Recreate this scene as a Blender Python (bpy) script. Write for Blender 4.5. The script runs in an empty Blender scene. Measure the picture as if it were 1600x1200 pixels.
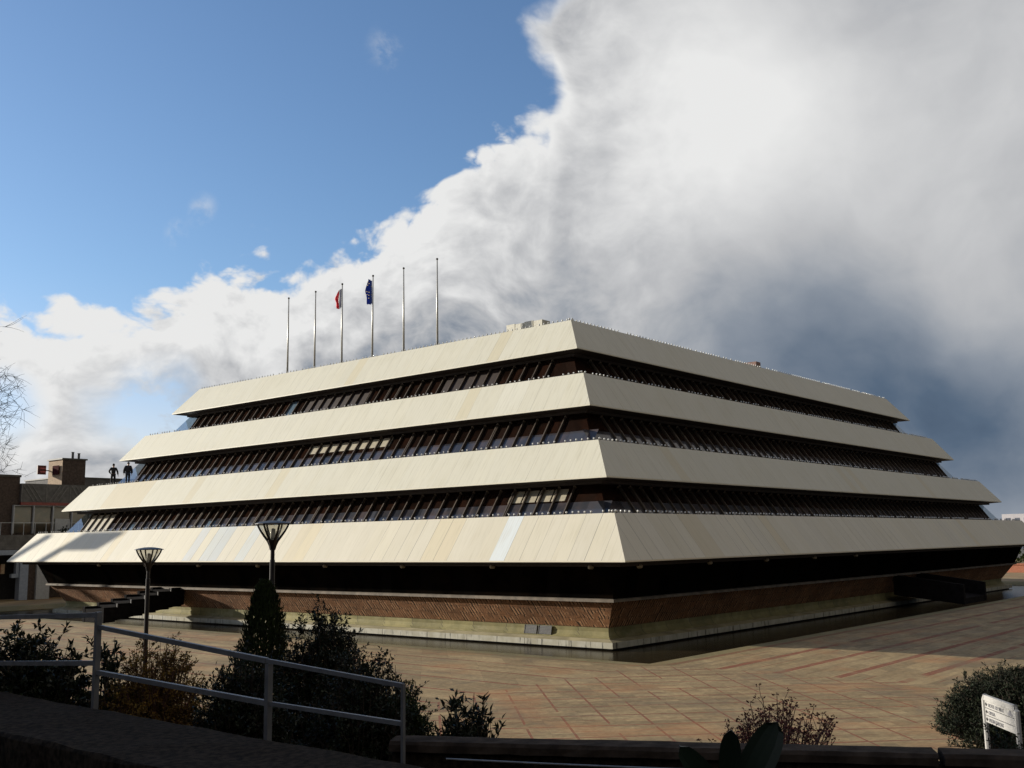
import bpy, bmesh, math, random
import numpy as np
from mathutils import Vector, Matrix, Quaternion
R = random.Random(7)
scene = bpy.context.scene
col = scene.collection
PI = math.pi

# ------------------------------------------------------------------ helpers
class MB:
    """collects polygons; build() links them as one mesh object"""
    def __init__(s): s.v=[]; s.f=[]; s.m=[]; s.uv=[]; s.c=[]; s.smooth=False
    def face(s, pts, mi=0, uv=None, c=(1,1,1)):
        n=len(s.v); s.v+= [tuple(p) for p in pts]; s.f.append(tuple(range(n,n+len(pts)))); s.m.append(mi)
        s.uv.append(uv if uv else [(0,0)]*len(pts)); s.c.append(c)
    def box(s, a, b, mi=0, c=(1,1,1), rot=None, pivot=None):
        x0,y0,z0=a; x1,y1,z1=b
        P=[Vector(q) for q in ((x0,y0,z0),(x1,y0,z0),(x1,y1,z0),(x0,y1,z0),(x0,y0,z1),(x1,y0,z1),(x1,y1,z1),(x0,y1,z1))]
        if rot is not None:
            pv=Vector(pivot) if pivot else Vector(((x0+x1)/2,(y0+y1)/2,(z0+z1)/2))
            P=[pv+rot@(p-pv) for p in P]
        n=len(s.v); s.v+=[tuple(p) for p in P]
        for q in ((0,3,2,1),(4,5,6,7),(0,1,5,4),(1,2,6,5),(2,3,7,6),(3,0,4,7)):
            s.f.append(tuple(n+i for i in q)); s.m.append(mi); s.uv.append([(0,0)]*4); s.c.append(c)
    def bar(s, p, q, w, h, up=(0,0,1), mi=0, c=(1,1,1)):
        """square bar from p to q, w across, h along up"""
        p=Vector(p); q=Vector(q); d=(q-p).normalized(); u=Vector(up); sx=d.cross(u)
        if sx.length<1e-5: sx=d.cross(Vector((1,0,0)))
        sx.normalize(); u=sx.cross(d).normalized(); n=len(s.v)
        for e in (p,q):
            for a,b in ((-1,-1),(1,-1),(1,1),(-1,1)): s.v.append(tuple(e+sx*a*w/2+u*b*h/2))
        for fc in ((3,2,1,0),(4,5,6,7),(0,1,5,4),(1,2,6,5),(2,3,7,6),(3,0,4,7)):
            s.f.append(tuple(n+i for i in fc)); s.m.append(mi); s.uv.append([(0,0)]*4); s.c.append(c)
    def tube(s, pts, rad, n=6, mi=0, c=(1,1,1), cap=True):
        pts=[Vector(p) for p in pts]
        rad=rad if isinstance(rad,(list,tuple)) else [rad]*len(pts)
        base=len(s.v); ref=Vector((0.31,0.17,0.93))
        for i,p in enumerate(pts):
            d=(pts[min(i+1,len(pts)-1)]-pts[max(i-1,0)]).normalized()
            a=d.cross(ref)
            if a.length<1e-3: a=d.cross(Vector((1,0,0)))
            a.normalize(); b=d.cross(a)
            for k in range(n):
                t=2*PI*k/n; s.v.append(tuple(p+(a*math.cos(t)+b*math.sin(t))*rad[i]))
        for i in range(len(pts)-1):
            for k in range(n):
                q=(base+i*n+k, base+i*n+(k+1)%n, base+(i+1)*n+(k+1)%n, base+(i+1)*n+k)
                s.f.append(q[::-1]); s.m.append(mi); s.uv.append([(0,0)]*4); s.c.append(c)
        if cap:
            for st,rev in ((base,False),(base+(len(pts)-1)*n,True)):
                q=tuple(st+k for k in range(n)); s.f.append(q if not rev else q[::-1]); s.m.append(mi); s.uv.append([(0,0)]*n); s.c.append(c)
    def sphere(s, ctr, r, nu=8, nv=6, mi=0, c=(1,1,1), sz=1.0):
        prof=[(r*math.sin(PI*i/nv), -r*math.cos(PI*i/nv)*sz) for i in range(nv+1)]
        s.lathe(ctr, prof, nu, mi, c)
    def lathe(s, ctr, prof, n=10, mi=0, c=(1,1,1)):
        base=len(s.v); x,y,z=ctr
        for r,h in prof:
            for k in range(n):
                t=2*PI*k/n; s.v.append((x+r*math.cos(t), y+r*math.sin(t), z+h))
        for i in range(len(prof)-1):
            for k in range(n):
                s.f.append((base+i*n+k, base+i*n+(k+1)%n, base+(i+1)*n+(k+1)%n, base+(i+1)*n+k)); s.m.append(mi); s.uv.append([(0,0)]*4); s.c.append(c)
    def build(s, name, mats, parent=None, smooth=False, origin=None):
        me=bpy.data.meshes.new(name)
        v=s.v
        if origin is not None: v=[(a-origin[0],b-origin[1],c-origin[2]) for a,b,c in v]
        me.from_pydata(v,[],s.f)
        for m in (mats if isinstance(mats,(list,tuple)) else [mats]): me.materials.append(m)
        me.polygons.foreach_set('material_index', s.m)
        uvl=me.uv_layers.new(name='UVMap'); flat=[x for u in s.uv for p in u for x in p]
        uvl.data.foreach_set('uv', flat)
        ca=me.color_attributes.new('tint','FLOAT_COLOR','CORNER')
        cf=[]
        for f,c in zip(s.f,s.c): cf+= [c[0],c[1],c[2],1.0]*len(f)
        ca.data.foreach_set('color', cf)
        if smooth: me.polygons.foreach_set('use_smooth',[True]*len(s.f))
        me.update()
        o=bpy.data.objects.new(name,me); col.objects.link(o)
        if parent: o.parent=parent
        if origin is not None: o.location=origin
        return o

def tag(o,label=None,cat=None,group=None,kind=None):
    if label: o['label']=label
    if cat: o['category']=cat
    if group: o['group']=group
    if kind: o['kind']=kind
    return o
def empty(name, loc=(0,0,0), label=None, cat=None, group=None):
    o=bpy.data.objects.new(name,None); o.location=loc; o.empty_display_size=.3; col.objects.link(o)
    return tag(o,label,cat,group)
def copy_tree(o,parent=None):
    c=o.copy(); col.objects.link(c); c.parent=parent
    for ch in [x for x in bpy.data.objects if x.parent==o]: copy_tree(ch,c)
    return c

# ------------------------------------------------------------------ material helpers
class NT:
    def __init__(s,name):
        s.mat=bpy.data.materials.new(name); s.mat.use_nodes=True; s.t=s.mat.node_tree; s.n=s.t.nodes
        s.b=s.n['Principled BSDF']
    def new(s,t,**k):
        x=s.n.new(t)
        for a,b in k.items():
            if a[0]=='_': setattr(x,a[1:],b)
            else: x.inputs[a].default_value=b
        return x
    def link(s,a,b): s.t.links.new(a,b)
    def val(s,x,sock):
        if hasattr(x,'is_output'): s.link(x,sock)
        else: sock.default_value=x
    def math(s,op,a,b=0.0,c=None,clamp=False):
        x=s.n.new('ShaderNodeMath'); x.operation=op; x.use_clamp=clamp
        s.val(a,x.inputs[0]); s.val(b,x.inputs[1])
        if c is not None: s.val(c,x.inputs[2])
        return x.outputs[0]
    def mix(s,f,a,b,mode='MIX'):
        x=s.n.new('ShaderNodeMix'); x.data_type='RGBA'; x.blend_type=mode
        s.val(f,x.inputs[0])
        for q,i in ((a,6),(b,7)):
            if hasattr(q,'is_output'): s.link(q,x.inputs[i])
            else: x.inputs[i].default_value=(q[0],q[1],q[2],1)
        return x.outputs[2]
    def noise(s,vec,scale,detail=4,rough=.55,dist=0.0):
        x=s.n.new('ShaderNodeTexNoise'); x.inputs['Scale'].default_value=scale; x.inputs['Detail'].default_value=detail
        x.inputs['Roughness'].default_value=rough; x.inputs['Distortion'].default_value=dist
        if vec is not None: s.link(vec,x.inputs['Vector'])
        return x.outputs['Fac']
    def ss(s,x,a,b,o0=0.0,o1=1.0):
        m=s.n.new('ShaderNodeMapRange'); m.interpolation_type='SMOOTHSTEP'
        s.val(x,m.inputs[0]); 
        for i,q in ((1,a),(2,b),(3,o0),(4,o1)): s.val(q,m.inputs[i])
        return m.outputs[0]
    def sep(s,v):
        x=s.n.new('ShaderNodeSeparateXYZ'); s.link(v,x.inputs[0]); return x.outputs
    def comb(s,a,b,c):
        x=s.n.new('ShaderNodeCombineXYZ')
        for i,q in enumerate((a,b,c)): s.val(q,x.inputs[i])
        return x.outputs[0]
    def bump(s,h,strength=.3,dist=.02):
        x=s.n.new('ShaderNodeBump'); x.inputs['Strength'].default_value=strength; x.inputs['Distance'].default_value=dist
        s.link(h,x.inputs['Height']); s.link(x.outputs[0],s.b.inputs['Normal'])
    def coord(s,w='Object'):
        return s.n.new('ShaderNodeTexCoord').outputs[w]
    def pos(s): return s.n.new('ShaderNodeNewGeometry').outputs['Position']
    def uv(s): return s.coord('UV')
    def tint(s):
        x=s.n.new('ShaderNodeVertexColor'); x.layer_name='tint'; return x.outputs[0]

def plain(name,c,rough=.6,metal=0.0,var=.25,scale=6.0,spec=.5,bump=0.0):
    m=NT(name); p=m.coord('Object')
    n=m.noise(p,scale,5)
    k=m.ss(n,.3,.7,1-var,1+var)
    cc=m.mix(1.0,c,m.comb(k,k,k),'MULTIPLY'); m.link(cc,m.b.inputs['Base Color'])
    m.b.inputs['Roughness'].default_value=rough; m.b.inputs['Metallic'].default_value=metal
    m.b.inputs['Specular IOR Level'].default_value=spec
    if bump: m.bump(m.noise(p,scale*6,4),bump,.01)
    return m.mat

# cream fascia panels: 1 m panels, joints, streaks; 'tint' carries each panel's paint
def mat_fascia(name,base,wear,jm=.75):
    m=NT(name); uv=m.uv(); u,v,_=m.sep(uv)
    fr=m.math('FRACT',u); dj=m.math('ABSOLUTE',m.math('SUBTRACT',fr,.5))
    joint=m.ss(dj,.478,.492)
    pid=m.math('FLOOR',u)
    wn=m.new('ShaderNodeTexWhiteNoise',_noise_dimensions='2D')
    m.link(m.comb(pid,m.math('MULTIPLY',m.math('FLOOR',m.math('MULTIPLY',v,.01)),1.0),0.0),wn.inputs['Vector'])
    jamt=m.ss(wn.outputs[0],.35,.97,.06,jm)
    st=m.noise(m.comb(m.math('MULTIPLY',u,9.0),m.math('MULTIPLY',v,.55),0.0),1.0,6,.6)
    st2=m.noise(m.comb(m.math('MULTIPLY',u,1.1),m.math('MULTIPLY',v,.25),3.0),1.0,4,.6)
    blotch=m.noise(m.pos(),.35,4,.6)
    c=m.mix(1.0,base,m.tint(),'MULTIPLY')
    c=m.mix(m.math('MULTIPLY',m.ss(st,.45,.75),wear),c,(base[0]*.62,base[1]*.60,base[2]*.50))
    c=m.mix(m.math('MULTIPLY',m.ss(st2,.5,.8),wear*.8),c,(base[0]*.80,base[1]*.74,base[2]*.60))
    c=m.mix(m.math('MULTIPLY',m.ss(blotch,.5,.75),wear*.5),c,(base[0]*.78,base[1]*.76,base[2]*.66))
    c=m.mix(m.math('MULTIPLY',joint,jamt),c,(.10,.09,.07))
    m.link(c,m.b.inputs['Base Color']); m.b.inputs['Roughness'].default_value=.55
    m.b.inputs['Specular IOR Level'].default_value=.3
    m.bump(m.math('ADD',m.math('MULTIPLY',joint,-1.0),m.math('MULTIPLY',st,.15)),.25,.02)
    return m.mat

def mat_glass(name,c,rough=.04):
    m=NT(name); u,v,_=m.sep(m.uv())
    pid=m.math('FLOOR',u)
    wn=m.new('ShaderNodeTexWhiteNoise',_noise_dimensions='1D'); m.link(pid,wn.inputs['W'])
    k=m.ss(wn.outputs[0],0,1,.6,1.5)
    n=m.noise(m.pos(),.8,3)
    c2=m.mix(1.0,c,m.comb(k,k,k),'MULTIPLY')
    m.link(m.mix(m.ss(n,.4,.7),c2,(c[0]*1.8,c[1]*1.4,c[2]*1.2)),m.b.inputs['Base Color'])
    m.b.inputs['Roughness'].default_value=rough; m.b.inputs['IOR'].default_value=1.5
    m.bump(m.noise(m.pos(),1.3,2),.02,.02)
    return m.mat

def mat_brick():
    # three rows of long upright stone slats with deep open joints, broken by flat slabs
    m=NT('slate_strip_cladding'); uv=m.uv(); u,v,_=m.sep(uv)
    wob=m.math('MULTIPLY',m.math('SUBTRACT',m.noise(m.comb(u,v,3.0),1.1,2),.5),.5)
    rowf=m.math('DIVIDE',m.math('ADD',v,wob),.54); row=m.math('FLOOR',rowf)
    su=m.math('ADD',m.math('ADD',u,m.math('MULTIPLY',v,.14)),m.math('MULTIPLY',row,.37))
    su=m.math('ADD',su,m.math('MULTIPLY',m.noise(m.comb(m.math('MULTIPLY',u,1.7),row,7.0),1.0,1),.25))
    sid=m.math('FLOOR',m.math('DIVIDE',su,.20)); fr=m.math('FRACT',m.math('DIVIDE',su,.20))
    wn=m.new('ShaderNodeTexWhiteNoise',_noise_dimensions='2D'); m.link(m.comb(sid,row,0.0),wn.inputs['Vector']); w1=wn.outputs[0]
    patch=m.ss(m.noise(m.comb(u,m.math('MULTIPLY',v,1.3),2.0),2.1,2),.50,.56)
    gapw=m.math('MULTIPLY',m.ss(w1,0.0,1.0,.16,.48),m.math('SUBTRACT',1.0,m.math('MULTIPLY',patch,.93)))
    gap=m.math('LESS_THAN',fr,gapw)
    slat=m.mix(w1,(.25,.125,.065),(.47,.26,.14))
    slab=m.mix(m.noise(m.comb(m.math('MULTIPLY',u,2.5),v,1.0),1.6,4),(.33,.145,.06),(.17,.10,.062))
    c=m.mix(patch,slat,slab)
    ends=m.math('LESS_THAN',m.math('FRACT',rowf),.05)
    c=m.mix(m.math('MULTIPLY',ends,.55),c,(.03,.02,.015))
    c=m.mix(m.math('MULTIPLY',gap,.93),c,(.010,.007,.005))
    k=m.ss(m.noise(m.comb(m.math('MULTIPLY',u,16.0),m.math('MULTIPLY',v,3.0),0.0),1.0,3),.3,.7,.7,1.25); c=m.mix(1.0,c,m.comb(k,k,k),'MULTIPLY')
    k=m.ss(m.noise(m.comb(u,v,5.0),.5,3),.35,.65,.8,1.15); c=m.mix(1.0,c,m.comb(k,k,k),'MULTIPLY')
    m.link(c,m.b.inputs['Base Color']); m.b.inputs['Roughness'].default_value=.9; m.b.inputs['Specular IOR Level'].default_value=.2
    m.bump(m.math('MULTIPLY',gap,-1.0),.6,.05)
    return m.mat

def mat_concrete_skirt():
    m=NT('mossy_precast_concrete'); uv=m.uv(); u,v,_=m.sep(uv)
    fr=m.math('FRACT',m.math('MULTIPLY',u,.42)); j=m.ss(m.math('ABSOLUTE',m.math('SUBTRACT',fr,.5)),.488,.494)
    n=m.noise(m.pos(),1.2,6,.65); n2=m.noise(m.comb(m.math('MULTIPLY',u,.9),m.math('MULTIPLY',v,.3),0.0),1.0,5)
    pid=m.math('FLOOR',m.math('MULTIPLY',u,.42)); wn=m.new('ShaderNodeTexWhiteNoise',_noise_dimensions='1D'); m.link(pid,wn.inputs['W'])
    c=m.mix(m.ss(n,.3,.7),(.30,.26,.115),(.19,.17,.07)); c=m.mix(m.ss(n2,.5,.75),c,(.34,.30,.165))
    k=m.ss(wn.outputs[0],0,1,.82,1.12); c=m.mix(1.0,c,m.comb(k,k,k),'MULTIPLY')
    c=m.mix(m.math('MULTIPLY',j,.75),c,(.05,.045,.03))
    m.link(c,m.b.inputs['Base Color']); m.b.inputs['Roughness'].default_value=.85; m.bump(n,.2,.02)
    return m.mat

def mat_ledge():
    m=NT('limewashed_ledge'); p=m.pos()
    x,y,z=m.sep(p)
    n=m.noise(p,1.5,5); n2=m.noise(m.comb(m.math('MULTIPLY',x,5.0),m.math('MULTIPLY',y,5.0),m.math('MULTIPLY',z,.5)),1.0,4,.7)
    c=m.mix(m.ss(n,.35,.7),(.49,.465,.38),(.37,.34,.25)); c=m.mix(m.ss(n2,.54,.64),c,(.10,.09,.075))
    m.link(c,m.b.inputs['Base Color']); m.b.inputs['Roughness'].default_value=.8
    return m.mat

def mat_plaza():
    # pavers with brick bands parallel to the two faces, turning 45 degrees at the corner of the pool
    m=NT('plaza_paving'); p=m.pos(); x,y,z=m.sep(p)
    e=-3.2
    a=m.math('MAXIMUM',m.math('SUBTRACT',e,x),0.0); b=m.math('MAXIMUM',m.math('SUBTRACT',e,y),0.0)
    D=m.math('ADD',a,b)
    mid=m.math('MULTIPLY',m.math('GREATER_THAN',a,0.0),m.math('GREATER_THAN',b,0.0))
    along=m.math('SUBTRACT',x,y)
    idx=m.math('FLOOR',m.math('DIVIDE',m.math('ADD',D,.4),2.3))
    nl=m.noise(m.comb(m.math('MULTIPLY',along,.22),m.math('MULTIPLY',idx,5.3),0.0),1.0,2)
    wob=m.math('MULTIPLY',m.math('SUBTRACT',m.noise(p,.6,2),.5),.05)
    def band(off,per,w,coord=D):
        f=m.math('FRACT',m.math('DIVIDE',m.math('ADD',m.math('ADD',coord,wob),off),per))
        return m.math('MULTIPLY',m.math('GREATER_THAN',f,0.0),m.math('LESS_THAN',m.math('MULTIPLY',f,per),w))
    right=m.math('GREATER_THAN',x,e-.01); wmain=m.math('MULTIPLY_ADD',right,.20,.16); main=m.math('MULTIPLY',band(1.6,2.3,wmain),m.ss(nl,.34,.42))
    nl2=m.noise(m.comb(m.math('MULTIPLY',along,.35),m.math('MULTIPLY',idx,3.1),9.0),1.0,2)
    thin=m.math('MULTIPLY',band(.45,2.3,.07),m.ss(nl2,.50,.56))
    nl3=m.noise(m.comb(m.math('MULTIPLY',along,.8),m.math('MULTIPLY',D,.35),4.0),1.0,1)
    cross=m.math('MULTIPLY',m.math('MULTIPLY',band(2.4,1.62,.10,along),mid),m.ss(nl3,.36,.42))
    thin2=m.math('MULTIPLY',m.math('MULTIPLY',band(.45,1.15,.05),mid),m.ss(nl3,.48,.54))
    paver=m.noise(p,.45,6,.6); fine=m.noise(p,5.0,5,.65); med=m.noise(p,1.5,4,.6)
    # slab tone: one value per slab
    sx=m.math('FLOOR',m.math('MULTIPLY',along,.62)); sy=m.math('FLOOR',m.math('DIVIDE',D,.575))
    wn=m.new('ShaderNodeTexWhiteNoise',_noise_dimensions='2D'); m.link(m.comb(sx,sy,0.0),wn.inputs['Vector'])
    c=m.mix(m.ss(paver,.3,.7),(.385,.28,.145),(.285,.20,.10))
    k=m.ss(wn.outputs[0],0,1,.84,1.14); c=m.mix(1.0,c,m.comb(k,k,k),'MULTIPLY')
    k=m.ss(fine,.3,.7,.78,1.18); c=m.mix(1.0,c,m.comb(k,k,k),'MULTIPLY')
    slab=m.math('MAXIMUM',band(.02,.575,.022),m.math('LESS_THAN',m.math('FRACT',m.math('MULTIPLY',along,.62)),.016))
    c=m.mix(m.math('MULTIPLY',slab,.16),c,(.12,.09,.06))
    bk=m.noise(p,9.0,3)
    red=m.mix(m.ss(bk,.35,.65),(.29,.10,.05),(.18,.065,.04))
    f=m.math('MAXIMUM',m.math('MAXIMUM',main,thin),m.math('MAXIMUM',cross,thin2))
    c=m.mix(m.math('MULTIPLY',f,m.ss(med,.25,.6,.62,1.0)),c,red)
    rust=m.ss(m.noise(p,.28,3),.53,.68); c=m.mix(m.math('MULTIPLY',rust,.42),c,(.42,.185,.075))
    stain=m.ss(m.noise(p,.22,5,.65,1.2),.50,.66); c=m.mix(m.math('MULTIPLY',stain,.45),c,(.15,.12,.08))
    streak=m.noise(m.comb(m.math('MULTIPLY',along,.16),m.math('MULTIPLY',D,2.4),2.0),1.0,4,.65); c=m.mix(m.math('MULTIPLY',m.ss(streak,.48,.66),.36),c,(.17,.125,.07))
    moss=m.math('MULTIPLY',m.ss(m.math('ADD',m.math('MAXIMUM',D,m.math('MAXIMUM',m.math('SUBTRACT',x,78.6),m.math('SUBTRACT',y,66.95))),m.math('MULTIPLY',med,1.6)),.9,2.6,1.0,0.0),.62); c=m.mix(moss,c,(.13,.125,.05))
    m.link(c,m.b.inputs['Base Color'])
    m.link(m.ss(med,.3,.7,.72,.92),m.b.inputs['Roughness']); m.b.inputs['Specular IOR Level'].default_value=.25
    m.bump(m.math('SUBTRACT',m.math('MULTIPLY',fine,.5),slab),.35,.02)
    return m.mat

def mat_leaf(name,c1,c2,c3=None,trans=.25,rough=.45):
    m=NT(name); n=m.noise(m.coord('Object'),2.0,3)
    base=m.mix(1.0,m.mix(m.ss(n,.3,.7),c1,c2),m.tint(),'MULTIPLY')
    m.link(base,m.b.inputs['Base Color']); m.b.inputs['Roughness'].default_value=rough
    m.b.inputs['Specular IOR Level'].default_value=.35
    tr=m.new('ShaderNodeBsdfTranslucent'); m.link(base,tr.inputs[0])
    mx=m.new('ShaderNodeMixShader',Fac=trans); m.link(m.b.outputs[0],mx.inputs[1]); m.link(tr.outputs[0],mx.inputs[2])
    m.link(mx.outputs[0],m.n['Material Output'].inputs[0])
    return m.mat

M={}
M['fascia_low']=mat_fascia('cream_fascia_panels',(.72,.665,.525),.30)
M['fascia_up']=mat_fascia('cream_fascia_upper',(.695,.66,.53),.36,.40)
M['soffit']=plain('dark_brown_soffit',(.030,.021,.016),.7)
M['glass']=mat_glass('brown_tinted_glass',(.014,.008,.006))
M['glass_black']=mat_glass('black_tinted_glass',(.005,.0045,.004),.4)
bpy.data.materials['black_tinted_glass'].node_tree.nodes['Principled BSDF'].inputs['Specular IOR Level'].default_value=.0
M['glass_low']=mat_glass('grey_lower_glass',(.050,.052,.062),.08)
M['mullion']=plain('bronze_mullion',(.115,.09,.07),.45,.3)
M['blind']=plain('cream_blind',(.42,.37,.27),.6,var=.12)
M['roof']=plain('roof_gravel',(.22,.20,.17),.9,scale=2)
M['brick']=mat_brick(); M['skirt']=mat_concrete_skirt(); M['ledge']=mat_ledge(); M['plaza']=mat_plaza()
M['ledgetop']=plain('olive_ledge_top',(.37,.325,.20),.85,var=.25,scale=1.2)
M['coping']=plain('weathered_coping',(.19,.155,.12),.8,var=.3,scale=2)
M['bulb']=plain('white_bulb_glass',(.85,.85,.82),.15,var=.02)
M['socket']=plain('dark_socket',(.05,.045,.04),.6)
M['steel']=plain('galvanised_steel',(.165,.16,.158),.5,.2,var=.15)
M['polewhite']=plain('painted_pole',(.55,.54,.50),.4,.2,var=.1)
M['lampmetal']=plain('dark_lamp_metal',(.020,.017,.018),.4,.4)
M['lamptop']=plain('lamp_roof_grey',(.07,.073,.08),.5,.3)
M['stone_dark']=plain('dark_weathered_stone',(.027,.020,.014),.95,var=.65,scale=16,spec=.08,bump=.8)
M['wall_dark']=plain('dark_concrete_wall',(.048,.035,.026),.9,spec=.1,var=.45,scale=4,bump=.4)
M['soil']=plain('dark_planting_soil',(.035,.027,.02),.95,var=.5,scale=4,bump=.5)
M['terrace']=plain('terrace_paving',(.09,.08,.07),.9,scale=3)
M['ground']=plain('distant_ground',(.10,.095,.08),.95,scale=.05)
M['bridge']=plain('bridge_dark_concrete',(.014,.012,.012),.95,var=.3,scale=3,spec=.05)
M['white']=plain('white_paint',(.66,.65,.62),.4,var=.05)
M['signwhite']=plain('sign_white',(.47,.455,.43),.5,var=.06)
M['blackpaint']=plain('black_lettering',(.02,.02,.022),.5)
M['greytext']=plain('grey_lettering',(.22,.22,.24),.5)

# pool water
m=NT('pool_water'); m.b.inputs['Base Color'].default_value=(.024,.018,.010,1); m.b.inputs['Specular IOR Level'].default_value=.2; m.b.inputs['Roughness'].default_value=.22; m.b.inputs['IOR'].default_value=1.33
m.bump(m.noise(m.pos(),2.5,4),.06,.03); M['water']=m.mat
# see-through corner glazing
m=NT('clear_corner_glass'); tr=m.new('ShaderNodeBsdfTransparent'); tr.inputs[0].default_value=(.84,.90,.93,1)
m.b.inputs['Base Color'].default_value=(.02,.02,.02,1); m.b.inputs['Roughness'].default_value=.03
gl=m.new('ShaderNodeBsdfGlossy',Roughness=.03); gl.inputs[0].default_value=(.55,.60,.66,1)
mx=m.new('ShaderNodeMixShader',Fac=.60); m.link(gl.outputs[0],mx.inputs[1]); m.link(tr.outputs[0],mx.inputs[2]); m.link(mx.outputs[0],m.n['Material Output'].inputs[0])
M['clear']=m.mat

# ------------------------------------------------------------------ camera, world, sun
CAM=Vector((-39.279,-26.721,.9146))
cd=bpy.data.cameras.new('camera'); cam=bpy.data.objects.new('camera',cd); col.objects.link(cam)
RM=Matrix(((.6474735,-.10485142,-.75484055),(-.76192589,-.10949036,-.63834223),(-.01571667,.98844223,-.15078112)))
cam.matrix_world=Matrix.Translation(CAM)@RM.to_4x4()
cd.sensor_width=36; cd.lens=36.398; cd.clip_start=.1; cd.clip_end=8000
scene.camera=cam
SUN=Vector((-1.45,3.8,1.0)).normalized()
sl=bpy.data.lights.new('sun','SUN'); sl.energy=4.3; sl.angle=math.radians(.55); sl.color=(1.0,.93,.80)
so=bpy.data.objects.new('sun',sl); col.objects.link(so); so.rotation_mode='QUATERNION'; so.rotation_quaternion=SUN.to_track_quat('Z','Y')
so.location=(-60,80,60)

def build_world():
    w=bpy.data.worlds.new('World'); scene.world=w; w.use_nodes=True
    class W(NT):
        def __init__(s): s.t=w.node_tree; s.n=s.t.nodes
    m=W(); bg=m.n['Background']; out=m.n['World Output']
    d=m.coord('Generated'); x,y,z=m.sep(d)
    sky=m.n.new('ShaderNodeTexSky'); sky.sky_type='NISHITA'; sky.sun_disc=False
    sky.sun_elevation=math.asin(SUN.z); sky.sun_rotation=math.atan2(SUN.x,SUN.y)
    sky.air_density=1.0; sky.dust_density=.6; sky.ozone_density=1.6
    deg=180/PI
    az=m.math('MULTIPLY',m.math('ARCTAN2',y,x),deg); el=m.math('MULTIPLY',m.math('ARCSINE',z),deg)
    # top of the cloud bank: height against bearing
    pts=[(-180,40),(-120,62),(-60,68),(-20,66),(20,62),(30,54),(34.6,44),(36.3,33),(37.2,26.0),(38.1,23.4),(40.2,22.6),(41.8,22.0),(43.3,20.2),(45.5,19.4),(48,17.4),(50.5,16.4),(53.5,15.0),(56,15.4),(58,14.6),(60.3,12.6),(62.3,12.2),(65.5,12.6),(68,12.0),(72,11.5),(80,11),(110,6),(150,14),(180,40)]
    rp=m.n.new('ShaderNodeValToRGB'); cr=rp.color_ramp; cr.interpolation='LINEAR'
    while len(cr.elements)>1: cr.elements.remove(cr.elements[-1])
    for i,(a,e) in enumerate(pts):
        el_=cr.elements[0] if i==0 else cr.elements.new((a+180)/360)
        el_.position=(a+180)/360; q=e/90; el_.color=(q,q,q,1)
    azw=m.math('ADD',az,m.math('MULTIPLY',m.math('SUBTRACT',m.noise(d,4.5,3,.5),.5),m.ss(el,18.0,26.0,0.0,9.0)))
    m.link(m.math('DIVIDE',m.math('ADD',azw,180.0),360.0),rp.inputs[0])
    bound=m.math('MULTIPLY',rp.outputs[0],90.0)
    warp=m.n.new('ShaderNodeTexNoise'); warp.inputs['Scale'].default_value=5; warp.inputs['Detail'].default_value=3; m.link(d,warp.inputs['Vector'])
    wv=m.n.new('ShaderNodeVectorMath'); wv.operation='MULTIPLY_ADD'; m.link(warp.outputs['Color'],wv.inputs[0]); wv.inputs[1].default_value=(.10,.10,.10); m.link(d,wv.inputs[2])
    w2=m.n.new('ShaderNodeVectorMath'); w2.operation='SUBTRACT'; m.link(wv.outputs[0],w2.inputs[0]); w2.inputs[1].default_value=(.05,.05,.05)
    w3=m.n.new('ShaderNodeVectorMath'); w3.operation='NORMALIZE'; m.link(w2.outputs[0],w3.inputs[0]); p=w3.outputs[0]
    st=m.n.new('ShaderNodeVectorMath'); st.operation='MULTIPLY'; m.link(p,st.inputs[0]); st.inputs[1].default_value=(1,1,1.35); ps=st.outputs[0]
    def dirv(a,e):
        a=math.radians(a); e=math.radians(e); return (math.cos(e)*math.cos(a),math.cos(e)*math.sin(a),math.sin(e))
    def blob(a,e,r,src=None):
        vm=m.n.new('ShaderNodeVectorMath'); vm.operation='DOT_PRODUCT'; m.link(src or p,vm.inputs[0]); 
        q=Vector(dirv(a,e)); vm.inputs[1].default_value=q
        dd=m.math('ARCCOSINE',m.math('MINIMUM',vm.outputs['Value'],.99999))
        return m.ss(m.math('MULTIPLY',dd,deg),0.0,r,1.0,0.0)
    n1=m.noise(ps,9.0,9,.58); n2=m.noise(ps,26.0,7,.62)
    def billow(v,sc,dt): return m.math('ABSOLUTE',m.math('SUBTRACT',m.math('MULTIPLY',m.noise(v,sc,dt,.5),2.0),1.0))
    bl1=billow(ps,13.0,2); bl2=billow(ps,34.0,3)
    depth=m.math('SUBTRACT',bound,el)
    depthn=m.math('ADD',depth,m.math('ADD',m.math('ADD',m.math('MULTIPLY',m.math('SUBTRACT',n1,.5),6.0),m.math('MULTIPLY',m.math('SUBTRACT',n2,.5),2.4)),m.math('ADD',m.math('MULTIPLY',m.math('SUBTRACT',bl1,.22),5.0),m.math('MULTIPLY',m.math('SUBTRACT',bl2,.22),2.2))))
    # to the right the edge of the bank is soft and fibrous, to the left crisp
    soft=m.math('ADD',m.ss(az,33.0,41.0,4.5,.8),m.ss(el,23.0,29.0,0.0,3.0))
    depthn=m.math('ADD',depthn,m.math('MULTIPLY',blob(36.2,28.2,4.2),9.0))
    mask=m.ss(depthn,m.math('MULTIPLY',soft,-.55),soft)
    # gaps of blue low on the left and thin puffs above the bank
    gap=m.math('MAXIMUM',m.math('MULTIPLY',blob(59.8,7.2,3.6),1.9),m.math('MULTIPLY',blob(66.0,7.4,2.4),1.3))
    mask=m.math('SUBTRACT',mask,m.math('MULTIPLY',gap,m.ss(n1,.62,.42)),clamp=True)
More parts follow.
